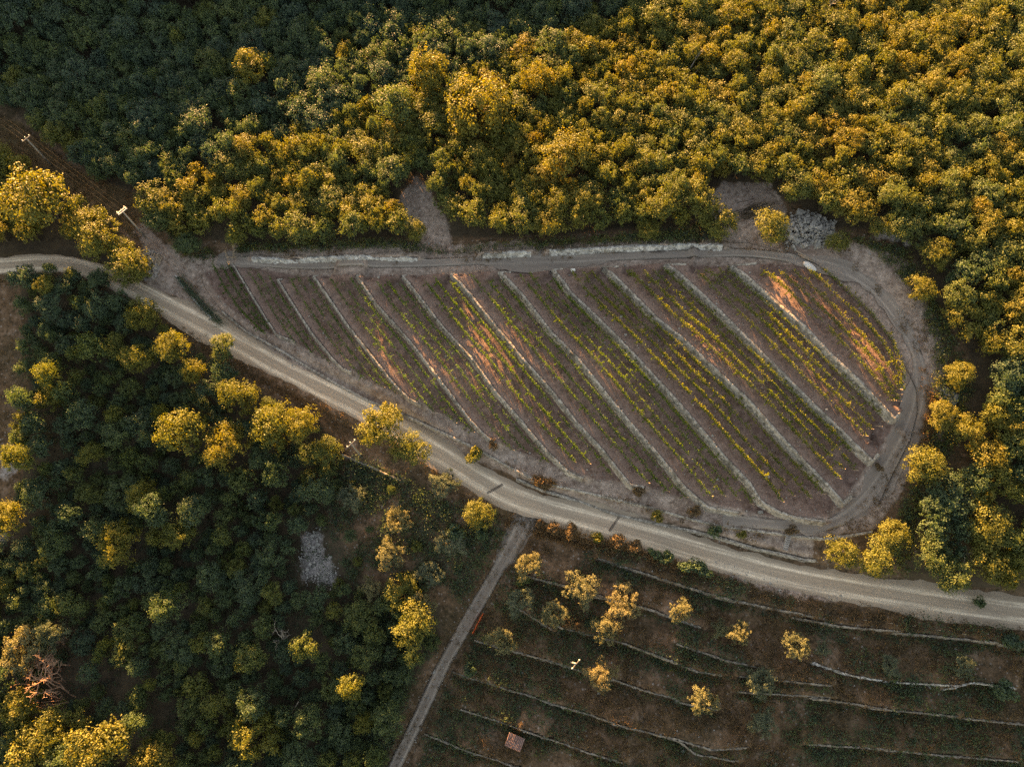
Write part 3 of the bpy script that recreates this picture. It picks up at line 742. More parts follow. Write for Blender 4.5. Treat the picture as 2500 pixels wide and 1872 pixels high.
def rows_between(pa, pb, fr, a, b, where, seed, hue, vig, names):
    for k, f in enumerate(fr):
        g = np.random.default_rng(seed + k)
        pl = lerp(pa, pb, f, a + g.uniform(0, .04), b - g.uniform(0, .05))
        pl = pl + np.cumsum(g.normal(0, .01, pl.shape), 0) * .4
        vine_row(pl, names[k] + ' ' + where, hue, vig * g.uniform(.8, 1.15), seed * 3 + k, True)
NM = {3: ['vine row nearest the wall foot side of', 'middle vine row on', 'vine row nearest the upper wall on'], 4: ['lowest of four vine rows on', 'second lowest of four vine rows on', 'third of four vine rows up', 'uppermost of four vine rows on']}
rows_between(LEFTB, MP[0], (.3, .6, .86), .03, .93, 'the narrow terrace by the ivy hedge', 900, .1, .9, ['green vine row nearest the hedge on', 'green middle vine row on', 'green vine row nearest the wall on'])
for i in range(10):
    wd_ = np.mean(np.linalg.norm(lerp(MP[i], MP[i + 1], 0, .1, .9, 20) - lerp(MP[i], MP[i + 1], 1, .1, .9, 20), axis=1))
    fr = (.34, .58, .83) if i < 6 else (.27, .47, .67, .87)
    rows_between(MP[i], MP[i + 1], fr, .035, .955, f'the {ORD[i + 1]} vineyard terrace from the ivy hedge', 1000 + 20 * i, [.1, .12, .12, .15, .4, .35, .5, .66, .66, .66][i], [.6, .75, .9, 1.0, 1.2, 1.05, 1.1, 1.35, 1.35, 1.1][i], NM[len(fr)])  # rows turn yellower to the right: sunlit look put into leaf hue
rows_between(MP[10], RIGHTB, (.24, .42, .6, .78, .95), .06, .97, 'the sunlit top right vineyard terrace', 1400, .68, 1.1, ['lowest of five vine rows on', 'second of five vine rows on', 'middle of five vine rows on', 'fourth of five vine rows on', 'outermost of five vine rows on'])  # yellow of the low sun put into the leaf hue

# ------------------------------------------------------------------ trees
PXM = 1765 / 1.130199
def place(v, x, y, diam_v, hratio=1.0, R0=2.5, H0=5.5):
    """where a crown seen at this photo position stands, and its scale"""
    h = 3.5
    for _ in range(3):
        p = at(v, [(x, y)], h)[0]
        depth = (p - CAM) @ FW
        s = diam_v * (1 if v == 'V' else 1) * depth / PXM / (2 * R0)
        h = .66 * H0 * s * hratio
    p = p.copy(); p[2] = Z(p[0], p[1])[0]
    return p, s
def put_tree(p, s, hr, hue, var, name='broadleaf_tree', label=None, cat='tree', group=None, olive=False, rz=None, g=rs):
    cm, tm = (OLIM if olive else OAKM)[var]
    r = empty(name, p, label, cat, group, g.uniform(0, 2 * PI) if rz is None else rz, (s, s, s * hr))
    link('crown', cm, r, None, hue); link('trunk', tm, r)
    return r
# trees that stand out: photo position of the crown, its width, height ratio, hue (sunlit gold put in), label
SOLO = [
 ('V', 818, 918, 96, .9, .62, 'big golden roadside tree overhanging the road by the white crossarms'),
 ('V', 888, 972, 74, .9, .52, 'smaller golden green roadside tree just below the big one'),
 ('V', 1040, 1105, 62, 1.0, .56, 'bright yellow tree beside the road junction'),
 ('V', 485, 752, 58, 1.0, .38, 'small dark tree with golden tip on the lower road verge'),
 ('V', 385, 925, 98, 1.25, .55, 'bright yellow crown alone in the dark lower wood'),
 ('V', 484, 960, 84, 1.2, .78, 'bronze crown between the two bright yellow ones below the road'),
 ('V', 585, 905, 98, 1.25, .58, 'broad golden crown of the lower wood, nearest the power line'),
 ('V', 655, 915, 70, 1.15, .66, 'bronze green crown on the power line side of the broad golden one'),
 ('V', 512, 850, 74, 1.25, .6, 'golden crown below the road, over the bronze crown'),
 ('V', 375, 748, 66, 1.25, .6, 'golden crown near the road where its bend straightens'),
 ('V', 300, 668, 66, 1.15, .62, 'golden topped tree where the track comes out of the wood'),
 ('V', 420, 800, 52, 1.3, .72, 'small orange crown in the upper part of the lower wood'),
 ('V', 290, 772, 64, 1.25, .56, 'golden crown below the track, between dark neighbours'),
 ('V', 250, 745, 50, 1.15, .5, 'half lit small crown left of the golden crown below the track'),
 ('V', 95, 858, 54, 1.25, .6, 'lone golden crown at the bare left border of the lower wood'),
 ('V', 98, 615, 44, 1.15, .6, 'small golden crown just below the left track'),
 ('V', 705, 972, 62, .95, .45, 'yellow green crown beside the white crossarms'),
 ('V', 253, 1172, 78, 1.25, .72, 'big orange gold crown in the middle of the lower wood'),
 ('V', 300, 1065, 72, 1.3, .66, 'tall golden crown above the big orange gold one'),
 ('V', 347, 1158, 46, 1.3, .55, 'small yellow crown right of the big orange gold one'),
 ('V', 190, 978, 50, 1.25, .55, 'small half lit crown deep in the lower wood under the lone golden one'),
 ('V', 12, 1122, 72, 1.25, .66, 'golden crown cut by the left border halfway down'),
 ('V', 545, 1592, 92, 1.35, .6, 'big bright yellow crown standing alone near the bottom'),
 ('V', 428, 1592, 36, 1.4, .58, 'small yellow crown beside the big bright yellow one near the bottom'),
 ('V', 785, 1562, 46, 1.35, .6, 'yellow crown near the bottom beside the stony path'),
 ('V', 890, 1352, 84, 1.15, .52, 'yellow crown left of the stony path, below the olive trees'),
 ('V', 50, 1625, 110, 1.35, .62, 'golden crown in the bottom left corner'),
 ('V', 215, 1610, 120, 1.35, .66, 'largest golden crown at the bottom left, second from the corner'),
 ('V', 320, 1650, 90, 1.35, .76, 'bronze crown cut by the bottom border'),
 ('V', 130, 1575, 84, 1.3, .6, 'golden crown behind the bottom left corner crowns'),
 ('V', 38, 1520, 84, 1.3, .68, 'golden crown under the fallen dead branches at the left border'),
 ('V', 1815, 1192, 64, 1.0, .55, 'left one of the yellow trees at the lower right vineyard corner'),
 ('V', 1905, 1200, 82, 1.05, .52, 'middle yellow tree at the lower right vineyard corner'),
 ('V', 1935, 1155, 60, 1.1, .6, 'upper yellow tree at the lower right vineyard corner'),
 ('V', 1555, 470, 72, .8, .62, 'low spreading tree left of the brush pile'),
 ('V', 1660, 488, 78, .75, .58, 'low golden tree in front of the rubble heap'),
 ('V', 1813, 520, 48, .85, .58, 'small golden tree right of the rubble heap'),
 ('V', 1910, 492, 48, .9, .62, 'small golden tree at the wood edge above the right gravel'),
 ('V', 1992, 614, 62, .95, .66, 'golden tree standing out on the gravel at the right'),
 ('V', 2035, 898, 62, .9, .74, 'russet golden tree beside the grey stone bank'),
 ('V', 2005, 1002, 78, .95, .58, 'golden green round tree right of the lower gravel track'),
 ('V', 2098, 925, 58, 1.1, .66, 'golden tree behind the grey stone bank'),
 ('V', 2085, 800, 60, 1.1, .66, 'golden tree at the wood edge above the grey stone bank'),
 ('V', 540, 152, 72, 1.05, .72, 'tall russet crown catching light alone in the shaded upper wood'),
 ('V', 740, 112, 46, 1.3, .74, 'small russet crown rising from the shaded upper wood'),
 ('V', 922, 148, 84, 1.2, .72, 'tall bronze crown at the border of light in the upper wood'),
 ('V', 1030, 205, 130, 1.1, .74, 'largest bronze crown in the upper wood'),
 ('V', 845, 232, 88, 1.05, .33, 'fresh green crown in the golden upper wood'),
 ('V', 1162, 165, 72, 1.35, .86, 'narrow russet crown at the border of light, right of the largest bronze one'),
 ('V', 1220, 330, 100, 1.0, .76, 'round orange crown in the middle of the upper wood'),
 ('V', 1265, 392, 48, 1.0, .36, 'small bright green crown below the round orange one'),
 ('V', 2170, 318, 66, .95, .8, 'round bronze crown at the right border of the upper wood'),
 ('V', 2068, 345, 60, 1.0, .34, 'green crown left of the round bronze one at the right'),
 ('V', 370, 440, 64, .95, .74, 'bronze crown at the wood corner by the double crossarm pole'),
 ('V', 268, 560, 84, 1.0, .62, 'golden crown between the track and the log stack'),
 ('V', 305, 585, 50, .9, .64, 'low golden crown touching the log stack'),
 ('V', 200, 500, 90, 1.0, .64, 'golden crown of the left clump nearest the double crossarm pole'),
 ('V', 75, 425, 130, 1.05, .68, 'biggest golden crown of the left clump'),
 ('V', 1405, 490, 46, .85, .6, 'small golden tree at the wood edge over the upper track'),
 ('V', 895, 495, 48, .9, .58, 'small golden tree beside the bare gap in the upper wood'),
 ('V', 338, 470, 62, .9, .3, 'dark green tree added over the shrubs at the wood corner above the yard'),  # added where dark shrubs grow, blocks low sun reaching the road
 ('V', 405, 528, 52, .8, .25, 'low dark tree added over the shrubs between the yard and the bare dead tree'),  # likewise added over shrubs to block the low sun
 ('V', 205, 606, 52, .7, .2, 'dark low tree over the bend where the left track vanishes'),
 ('V', 112, 662, 64, .7, .12, 'dark rounded tree under the small golden crown at the left track'),
 ('V', 1650, 350, 70, 1.0, .6, 'crown just above the bare clearing with the brush pile'),
]
OLIVES = [
 ('V', 1145, 1222, 62, 'pale gold olive tree nearest the road junction'), ('V', 1256, 1270, 80, 'spreading olive tree with visible branches on the upper terrace'),
 ('V', 1350, 1302, 80, 'wide olive tree right of the spreading one with visible branches'), ('V', 1196, 1325, 58, 'olive tree beside the power line under the upper terrace wall'),
 ('V', 1310, 1360, 62, 'olive tree below the wide one, in front of its terrace wall'), ('V', 1465, 1320, 54, 'upright olive tree alone right of the wide one'),
 ('V', 1555, 1357, 40, 'smaller of the twin olive trees'), ('V', 1597, 1368, 52, 'larger of the twin olive trees'), ('V', 1720, 1395, 60, 'ragged olive tree right of the twin ones'),
 ('V', 1778, 1402, 36, 'small mostly grey olive tree next to the ragged one'), ('V', 1085, 1388, 62, 'three tufted olive tree beside the stony path'), ('V', 1300, 1455, 70, 'olive tree right of the white crossarm pole'),
 ('V', 1518, 1516, 62, 'olive tree standing alone on the lowest terraces'), ('V', 1648, 1475, 68, 'half grey olive tree with few golden tips'),
 ('V', 1655, 1560, 66, 'grey shaded olive tree near the bottom'), ('V', 1128, 1298, 66, 'dark round olive by the power line and path'), ('V', 958, 1040, 66, 'pale olive tree below the road, above the dark bush'),
 ('V', 760, 1070, 62, 'pink gold olive tree right of the dark lower wood'), ('V', 860, 1125, 58, 'olive tree in the scrub under the rocky wall'), ('V', 842, 1195, 66, 'long golden olive tree in the scrub left of the path'),
 ('V', 930, 1240, 62, 'grey olive tree close to the stony path'), ('V', 800, 1270, 50, 'olive tree beside the pale stone spill'), ('V', 915, 1310, 60, 'bronze olive above the yellow crown by the path'),
 ('V', 55, 1400, 100, 'big pale olive tree near the left border'), ('V', 128, 1372, 70, 'grey green olive tree right of the big pale one'), ('V', 1930, 1435, 48, 'grey shaded olive tree on the right terraces'), ('V', 2090, 1440, 52, 'dim olive tree on the far right terraces'), ('V', 975, 1165, 70, 'dark olive bush in the scrub by the power line'),
]
placed = []                                     # (x, y, radius)
gS = np.random.default_rng(42)
for i, (v, x, y, dv, hr, hue, lab) in enumerate(SOLO):
    hue = min(hue, .5 + (hue - .5) * .55)
    if v == 'V' and x < 960 and y > 590 and dv < 140: hr = hr + (.1 if y < 1480 or x > 360 else -.2)
    p, s = place(v, x, y, dv, hr)
    placed.append((p[0], p[1], 2.5 * s))
    put_tree(p, s, hr, hue, i % 12, 'broadleaf_tree', lab, 'tree', None, g=gS)
for i, (v, x, y, dv, lab) in enumerate(OLIVES):
    p, s = place(v, x, y, dv, 1.0, H0=4.6)
    hr = gS.uniform(.9, 1.1) if s < 1.4 else .85
    hue = .5 + gS.uniform(-.2, .3)
    if 'grey' in lab or 'dark' in lab or 'dim' in lab: hue = .1; hr *= .62  # unlit look of these olives put into a greyer hue, lower crown
    if x < 200: hr = 1.75
    placed.append((p[0], p[1], 2.5 * s))
    put_tree(p, s, hr / max(s, .8) * .95, hue, i % 5, 'olive_tree', lab, 'olive tree', 'olive trees on the terraces', True, g=gS)

# the woods: crowns packed together
def fill(pgs, rmin, rmax, pack, seed, tries=60000, avoid=()):
    g = np.random.default_rng(seed); out = []
    cell = 3.0; grid = {}
    def near(x, y, r):
        cx, cy = int(x // cell), int(y // cell)
        for a in range(cx - 2, cx + 3):
            for b in range(cy - 2, cy + 3):
                for (px_, py_, pr) in grid.get((a, b), ()):
                    if (px_ - x) ** 2 + (py_ - y) ** 2 < ((pr + r) * pack) ** 2: return True
        return False
    for x, y, r in placed: grid.setdefault((int(x // cell), int(y // cell)), []).append((x, y, r))
    for pg in pgs:
        lo, hi = pg.min(0), pg.max(0)
        q = g.uniform(lo, hi, (tries, 2)); q = q[inside(q, pg)]
        if len(q): q = q[sdist(q, pg) > .6]
        for ph in (0, 1):
            for x, y in q[ph::2]:
                r = g.uniform(rmin, rmax) * (1 if ph == 0 else .8)
                if any((ax - x) ** 2 + (ay - y) ** 2 < (ar + r * .7) ** 2 for ax, ay, ar in avoid): continue
                if not near(x, y, r):
                    grid.setdefault((int(x // cell), int(y // cell)), []).append((x, y, r)); out.append((x, y, r))
    return out
up = fill([FOR_UP], 1.55, 3.1, .68, 11, 120000)
up = [t for t in up]
cl = [t for t in fill([FOR_CL], 1.9, 2.9, .62, 12) if np.abs(seg_query(np.array([t[:2]]), ROADS[0][0])[0])[0] > 4.3]
rub_c = RUB[1].mean(0)
for t in [(x, y, r) for x, y, r in up + cl]: placed.append(t)
dead_c = at('G', [(400, 1120), (250, 1290), (1740, 850), (700, 1150), (1000, 1330)], 2.0)
ll = fill([FOR_LL], 1.0, 2.6, .80, 13, 60000, avoid=[(rub_c[0], rub_c[1], 4.6)] + [(q_[0], q_[1], r_) for q_, r_ in zip(dead_c, (3.2, 3.0, 1.6, 2.6, 2.0))])
def clear_t(l): 
    q_ = clear(np.array([t[:2] for t in l]), 3.0, 2.4); k_ = {(round(a, 4), round(b, 4)) for a, b in q_}
    return [t for t in l if (round(t[0], 4), round(t[1], 4)) in k_]
MIX = poly('V', [(735,965),(800,1000),(960,1080),(1110,1120),(1100,1170),(1040,1260),(960,1380),(880,1500),(830,1680),(700,1680),(760,1260),(700,1110)])
def clear(P2, dist=2.6, path=1.9):
    a = np.abs(seg_query(P2, ROADS[0][0])[0]); b = np.abs(seg_query(P2, ROADS[1][0])[0])
    return P2[(a > dist) & (b > path)]
for t in ll: placed.append(t)
mx = clear_t(fill([MIX], .6, 1.15, 1.75, 14, 9000, avoid=[(rub_c[0], rub_c[1], 4.6)]))
ll = ll + mx
WOOD = []
gW = np.random.default_rng(77)
for reg, lst in (('up', up), ('left', cl), ('low', ll)):
    for x, y, r in lst:
        P0 = np.array([x, y, Z(x, y)[0] + 3]); uv, dz = project(P0[None])
        vis = (-20 < uv[0, 0] < 2232) and (-20 < uv[0, 1] < 1676)
        if not ((-260 < uv[0, 0] < 2470) and (-330 < uv[0, 1] < 1800)): continue
        right = reg == 'up' and uv[0, 0] > 1930 and uv[0, 1] > 560
        if reg == 'low': hr = gW.choice([.75, .9, 1.05, 1.25, 1.7], p=[.18, .23, .24, .20, .15]); hue = gW.choice([.12, .22, .34, .46], p=[.4, .3, .2, .1])
        elif right: hr = gW.uniform(.8, 1.15); hue = gW.choice([.15, .35, .55, .65], p=[.25, .25, .3, .2])
        elif reg == 'left': hr = gW.uniform(.85, 1.1); hue = gW.uniform(.5, .72)
        else:
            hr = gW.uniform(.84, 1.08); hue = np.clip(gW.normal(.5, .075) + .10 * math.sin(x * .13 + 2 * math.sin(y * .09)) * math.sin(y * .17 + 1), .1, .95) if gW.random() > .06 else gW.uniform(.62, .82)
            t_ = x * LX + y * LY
            if t_ < -95 + .04 * (x * UX + y * UY): hue = np.clip(gW.normal(.16, .12), 0, .5)  # behind the shade line: hill's shade put into darker teal leaves
        hq_ = hr * (2.75 / max(r, 2.0)) ** .5
        if reg == 'up': hq_ = float(np.clip(gW.uniform(4.8, 5.7) / (5.5 * r / 2.6), .75, 1.7))
        WOOD.append(dict(x=x, y=y, z=P0[2] - 3, r=r, hr=hq_, hue=hue + gW.uniform(-.05, .05), reg='right' if right else reg, area=(r / dz[0]) if vis else 0, uv=uv[0]))
WOOD.sort(key=lambda d: -d['area'])
NI = 300 - len(SOLO)
LM = [('the big golden roadside tree', 818, 918), ('the bright yellow junction tree', 1040, 1105), ('the small dark roadside tree', 485, 752), ('the bright yellow crown below the road', 385, 925),
 ('the bronze crown below the road', 484, 960), ('the broad golden crown by the power line', 585, 905), ('the big orange gold crown', 253, 1172), ('the tall golden crown mid wood', 300, 1065), ('the pale stone spill', 690, 1210),
 ('the big dead tree', 150, 1450), ('the rubble heap', 1745, 495), ('the brush pile', 1630, 455), ('the bare gap in the wood', 910, 450), ('the dead tree by the wall', 490, 525), ('the far single crossarm pole', 55, 298),
 ('the double crossarm pole', 263, 455), ('the roadside crossarm pole', 757, 956), ('the grey stone bank', 2050, 880), ('the largest bronze crown', 1030, 205), ('the fresh green crown', 845, 232), ('the tall bronze crown', 922, 148),
 ('the narrow russet crown', 1162, 165), ('the round orange crown', 1220, 330), ('the small bright green crown', 1265, 392), ('the round bronze border crown', 2170, 318), ('the lone green crown up right', 2068, 345), ('the biggest left clump crown', 75, 425),
 ('the log stack', 325, 570), ('the lone golden crown by the border', 95, 858), ('the big bright yellow bottom crown', 545, 1592), ('the yellow crown by the path', 890, 1352), ('the largest bottom left crown', 215, 1610), ('the lone russet crown in shade', 540, 152),
 ('the small russet crown in shade', 740, 112), ('the bare tree in shade', 1477, 151), ('the pale bare tree up high', 1778, 36), ('the white plastic sack', 1750, 578), ('the yellow vineyard corner trees', 1905, 1190), ('the golden tree on the gravel', 1992, 614), ('the round tree by the track', 2005, 1002),
 ('the leaning wooden pole', 715, 1645), ('the bare tree below the spill', 700, 1500), ('the bend of the left track', 210, 590), ('the rocky wall', 880, 1090)]
DIRN = ['right of', 'to the upper right of', 'above', 'to the upper left of', 'left of', 'to the lower left of', 'below', 'to the lower right of']
cells = {}
for d in WOOD:
    u, v = d['uv']
    if not (0 < u < 2212 and 0 < v < 1656): continue
    dist = [math.hypot(u - x, v - y) for _, x, y in LM]; k = int(np.argmin(dist))
    s_ = int(round(math.atan2(LM[k][2] - v, u - LM[k][1]) / (PI / 4))) % 8
    cells.setdefault((k, s_), []).append((dist[k], id(d)))
RANK = {}
for key, l in cells.items():
    for r_, (ds, i_) in enumerate(sorted(l)): RANK[i_] = (key, r_, ds)
def wlabel(d):
    u, v = d['uv']; size = 'large ' if d['r'] > 2.35 else 'small ' if d['r'] < 1.6 else ''
    zone = {'up': 'the wood above the vineyard', 'low': 'the wood below the road', 'right': 'the wood right of the vineyard', 'left': 'the left roadside clump'}[d['reg']]
    grp = 'trees of ' + zone
    (k, s_), r_, ds = RANK.get(id(d), ((0, 0), 99, 0))
    if r_ < 4 and ds < 330:
        return f"{size}broadleaf tree, {['nearest', 'second', 'third', 'fourth'][r_]} {DIRN[s_]} {LM[k][0]}", grp
    part = ('left part of ' if u < 740 else 'middle of ' if u < 1480 else 'right part of ') if d['reg'] == 'up' else ('roadside strip of ' if v < 900 else 'middle of ' if v < 1300 else 'bottom part of ') if d['reg'] == 'low' else ''
    return f'{size}broadleaf tree packed among others in the {part}{zone}'.replace('the the', 'the'), f'{size}trees of the {part}{zone}'.replace('the the', 'the')
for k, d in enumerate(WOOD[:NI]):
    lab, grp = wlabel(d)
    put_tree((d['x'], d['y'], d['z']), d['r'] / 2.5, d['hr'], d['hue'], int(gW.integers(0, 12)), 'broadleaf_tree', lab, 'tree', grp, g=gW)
# all further trees of the woods
VV, TT, HH = [], [], []; tb = MB()
tot = 0
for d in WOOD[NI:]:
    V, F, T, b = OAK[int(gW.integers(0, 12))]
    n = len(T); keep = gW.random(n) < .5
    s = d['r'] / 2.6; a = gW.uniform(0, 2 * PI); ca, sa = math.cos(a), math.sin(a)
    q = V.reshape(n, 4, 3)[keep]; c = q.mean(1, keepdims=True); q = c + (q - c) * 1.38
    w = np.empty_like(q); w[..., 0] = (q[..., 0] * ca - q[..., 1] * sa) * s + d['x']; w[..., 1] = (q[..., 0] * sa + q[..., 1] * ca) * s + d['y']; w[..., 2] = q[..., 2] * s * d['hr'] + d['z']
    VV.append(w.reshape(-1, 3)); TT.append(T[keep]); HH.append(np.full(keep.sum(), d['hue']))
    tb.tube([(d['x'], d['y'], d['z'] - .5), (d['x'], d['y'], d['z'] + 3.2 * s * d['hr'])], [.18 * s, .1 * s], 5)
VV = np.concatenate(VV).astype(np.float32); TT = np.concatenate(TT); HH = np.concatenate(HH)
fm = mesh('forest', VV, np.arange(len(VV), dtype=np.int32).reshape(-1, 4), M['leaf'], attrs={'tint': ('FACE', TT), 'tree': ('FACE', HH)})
fo = link('forest', fm, None, None, 0.0); tag(fo, 'closed canopy of the farther trees of the woods', 'forest', kind='stuff')
tag(link('forest_trunks', tb.data('forest_trunks', M['bark'])), 'trunks under the canopy of the farther trees', 'forest', kind='stuff')
print('trees', len(WOOD), len(SOLO), len(OLIVES), 'forest faces', len(TT))

# ------------------------------------------------------------------ undergrowth and dry grass
def tufts(name, P2, n, spread, h, size, m, hue, seed, label, cat, jit=.25):
    g = np.random.default_rng(seed); k = len(P2)
    c = np.repeat(P2, n, 0) + g.normal(0, 1, (k * n, 2)) * np.repeat(spread * g.uniform(.5, 1.3, k), n)[:, None]
    r = np.repeat(h * g.uniform(.4, 1.3, k), n)
    zz = np.repeat(Z(P2[:, 0], P2[:, 1]), n) + .03 + r * g.random(k * n) ** .8
    C = np.c_[c, zz]; Nn = unit(g.normal(size=(k * n, 3)) + np.array([0, 0, .6]))
    V, F = leaves(C, Nn, size, g, .5)
    T = np.clip(np.repeat(g.random(k), n) * .5 + g.random(k * n) * .5, 0, 1)
    hh = np.repeat(np.clip(hue + g.normal(0, jit, k), 0, 1), n)
    return tag(link(name, mesh(name, V, F, m, attrs={'tint': ('FACE', T), 'tree': ('FACE', hh)}), None, None, 0.0), label, cat, kind='stuff')
def patchy(P2, f, thr, seed):
    a, b = 13.1 + seed, 7.7 * seed
    v = np.sin(P2[:, 0] * f + a + 1.7 * np.sin(P2[:, 1] * f * .7)) * np.sin(P2[:, 1] * f * 1.2 + b + 1.3 * np.sin(P2[:, 0] * f * .6)) + .5 * np.sin(P2[:, 0] * f * 2.7 + b) * np.sin(P2[:, 1] * f * 3.1 + a)
    return P2[v > thr]
def clear(P2, dist=2.6, path=1.9):
    a = np.abs(seg_query(P2, ROADS[0][0])[0]); b = np.abs(seg_query(P2, ROADS[1][0])[0])
    return P2[(a > dist) & (b > path)]
MIX = poly('V', [(735,965),(800,1000),(960,1080),(1110,1120),(1100,1170),(1040,1260),(960,1380),(880,1500),(830,1680),(700,1680),(760,1260),(700,1110)])
LEFTS = poly('V', [(-60,600),(50,600),(70,800),(60,1000),(25,1160),(-60,1190)])
tufts('dry_grass', clear(patchy(scatter(SCRUB, 15000, 81), .35, -.3, 1)), 8, .3, .4, .12, M['dry'], .3, 81, 'rusty dry grass over the olive terraces', 'grass')
tufts('scrub', clear(patchy(scatter(SCRUB, 5200, 82), .22, .0, 2)), 18, .45, .7, .14, M['leaf'], .15, 82, 'low dark scrub over the olive terraces', 'scrub', .1)
WB_ = []
for p_ in OLW:
    r_ = resample(p_[:, :2], .5); d_ = np.gradient(r_, axis=0); d_ /= np.linalg.norm(d_, axis=1)[:, None]; WB_.append(r_ + np.stack([d_[:, 1], -d_[:, 0]], 1) * gW.uniform(.35, 1.1, (len(r_), 1)))
WB_ = np.concatenate(WB_); tufts('scrub', clear(WB_), 20, .3, .5, .12, M['leaf'], .18, 94, 'dark scrub at the foot of the olive terrace walls', 'scrub', .1)
tufts('undergrowth', clear(np.concatenate([scatter(FOR_LL, 2200, 83), patchy(scatter(MIX, 3000, 84), .3, -.3, 3)])), 20, .5, .9, .14, M['leaf'], .15, 83, 'dark undergrowth of the lower wood and path side', 'undergrowth', .12)
tufts('straw_grass', np.concatenate([scatter(STRAW[0], 2600, 85), patchy(scatter(LEFTS, 1300, 86), .4, -.2, 4)]), 9, .25, .45, .09, M['dry'], .25, 85, 'straw coloured grass under the upper power line', 'grass')
vr = np.concatenate([ROAD + np.stack([-np.gradient(ROAD, axis=0)[:, 1], np.gradient(ROAD, axis=0)[:, 0]], 1) * k for k in (-2.7, -3.2, -3.8)])
vr = np.repeat(vr, 4, 0) + gW.normal(0, .35, (len(vr) * 4, 2)); pn_ = np.stack([-np.gradient(PATH, axis=0)[:, 1], np.gradient(PATH, axis=0)[:, 0]], 1); vp = np.repeat(np.concatenate([PATH + pn_ * k for k in (-1.5, -1.2, 1.2, 1.5, 0)]), 4, 0); vp = vp + gW.normal(0, .3, vp.shape); vr = np.concatenate([vr, vp[gW.random(len(vp)) < .5]]); tufts('verge_grass', vr[gW.random(len(vr)) < .75], 8, .25, .35, .11, M['dry'], .2, 87, 'dry weeds along the road verge', 'grass')
wt = np.concatenate([scatter(SOIL, 2600, 88), scatter(GRAV[0], 1500, 89)]); wt = patchy(wt, .5, .15, 5)
tufts('weeds', wt, 5, .16, .16, .06, M['dry'], .35, 88, 'small dry weeds on the vineyard terraces', 'weeds')

RING = scatter(GRAV[0], 9000, 91); RING = RING[(sdist(RING, SOIL) < -2.2)]
tufts('ring_weeds', clear(patchy(RING, .33, .08, 7), 3.2), 12, .3, .4, .11, M['dry'], .3, 91, 'brown weeds on the gravel round the vineyard', 'weeds')
edge = np.concatenate([scatter(poly('V', q_), n_, 92 + k) for k, (q_, n_) in enumerate([([(1800,500),(1960,545),(2050,720),(2100,830),(2060,960),(1985,1090),(1960,1250),(1900,1180),(1990,1000),(2020,800),(1990,640),(1880,540)], 900), ([(520,530),(880,525),(960,545),(1500,500),(1530,440),(1560,525),(960,548),(500,548)], 700), ([(330,430),(420,515),(480,560),(400,560),(340,480)], 160)])])
tufts('thicket', edge, 18, .4, .8, .13, M['leaf'], .3, 93, 'low thicket along the edge of the wood round the vineyard', 'thicket', .2)
RST = np.concatenate([scatter(poly('V', q_), n_, 97 + k) for k, (q_, n_) in enumerate([([(1150,1125),(1270,1140),(1340,1170),(1330,1200),(1250,1185),(1140,1155)], 420), ([(1290,1150),(1400,1180),(1500,1225),(1480,1240),(1380,1200),(1290,1170)], 300), ([(2010,840),(2040,880),(2000,980),(1960,1040),(1985,960)], 240), ([(1150,1030),(1200,1045),(1195,1060),(1150,1045)], 90), ([(1120,1090),(1150,1110),(1110,1160),(1090,1130)], 130)])])
tufts('rusty_brush', clear(RST, 2.3), 14, .3, .6, .12, M['dry'], .75, 98, 'rusty dry brush by the road junction and the right track', 'brush')

# ------------------------------------------------------------------ bushes that can be told apart
def bush(v, x, y, dv, hue, label, dry=False, hr=1.0, seed=0):
    p, s = place(v, x, y, dv, hr, 1.0, 1.1)
    g = np.random.default_rng(int(x * 7 + y))
    if dry: hue = hue * .2; dv = dv * .7; hr = hr * .8
    o = link('dry_bush' if dry else 'bush', BUSHM['dry' if dry else 'leaf'][int(g.integers(0, 6))], None, p, hue)
    o.rotation_euler = (0, 0, g.uniform(0, 2 * PI)); o.scale = (s * g.uniform(.85, 1.25), s * g.uniform(.75, 1), s * hr)
    return tag(o, label, 'bush')
bush('V', 1025, 985, 46, .55, 'round yellow bush on the vineyard side of the road', hr=1.3)
bush('V', 1418, 1113, 46, .72, 'round golden bush on the kerb above the lower road')
bush('V', 1602, 1156, 26, .6, 'small yellow bush on the bank near the steps')
bush('V', 1544, 1148, 40, .15, 'dark green bush between the kerb and the road wall')
bush('V', 1014, 1446, 46, .1, 'dark round bush right beside the stony path', hr=1.2)
bush('V', 1165, 1040, 36, .95, 'brown dry bush on the kerb over the road drain', True)
bush('V', 1180, 1050, 26, .8, 'smaller dry bush beside the other brown one on the kerb', True)
bush('V', 1195, 1138, 40, .85, 'rusty bush at the road junction corner', True)
bush('V', 1232, 1146, 44, .9, 'second rusty bush from the road junction', True)
bush('V', 1165, 1130, 30, .8, 'low rusty bush touching the stony path', True)
bush('V', 1290, 1160, 34, .6, 'yellow green bush on the verge left of two brown ones')
bush('V', 1335, 1165, 48, .95, 'large brown dry bush on the lower road verge', True)
bush('V', 1370, 1180, 40, .85, 'brown dry bush right of the large one on the verge', True)
bush('V', 1415, 1196, 34, .15, 'dark green bush on the road verge below the grate')
bush('V', 1440, 1205, 40, .2, 'second dark green bush on the verge right of the grate')
bush('V', 1490, 1222, 52, .1, 'wide dark bush on the verge above the terraces')
bush('V', 1520, 1232, 46, .12, 'dark bush at the end of the verge shrubs')
bush('V', 1225, 1345, 36, .8, 'rusty dry bush below the leaning olive', True)
bush('V', 1250, 1352, 30, .7, 'tiny dry bush right of the rusty one below the olives', True)
bush('V', 1130, 1255, 34, .3, 'low bush left of the road junction olive')
bush('V', 985, 1150, 54, .08, 'dark bush under the power line left of the path')
bush('V', 1040, 1150, 40, .15, 'dark bush below the bright yellow junction tree')
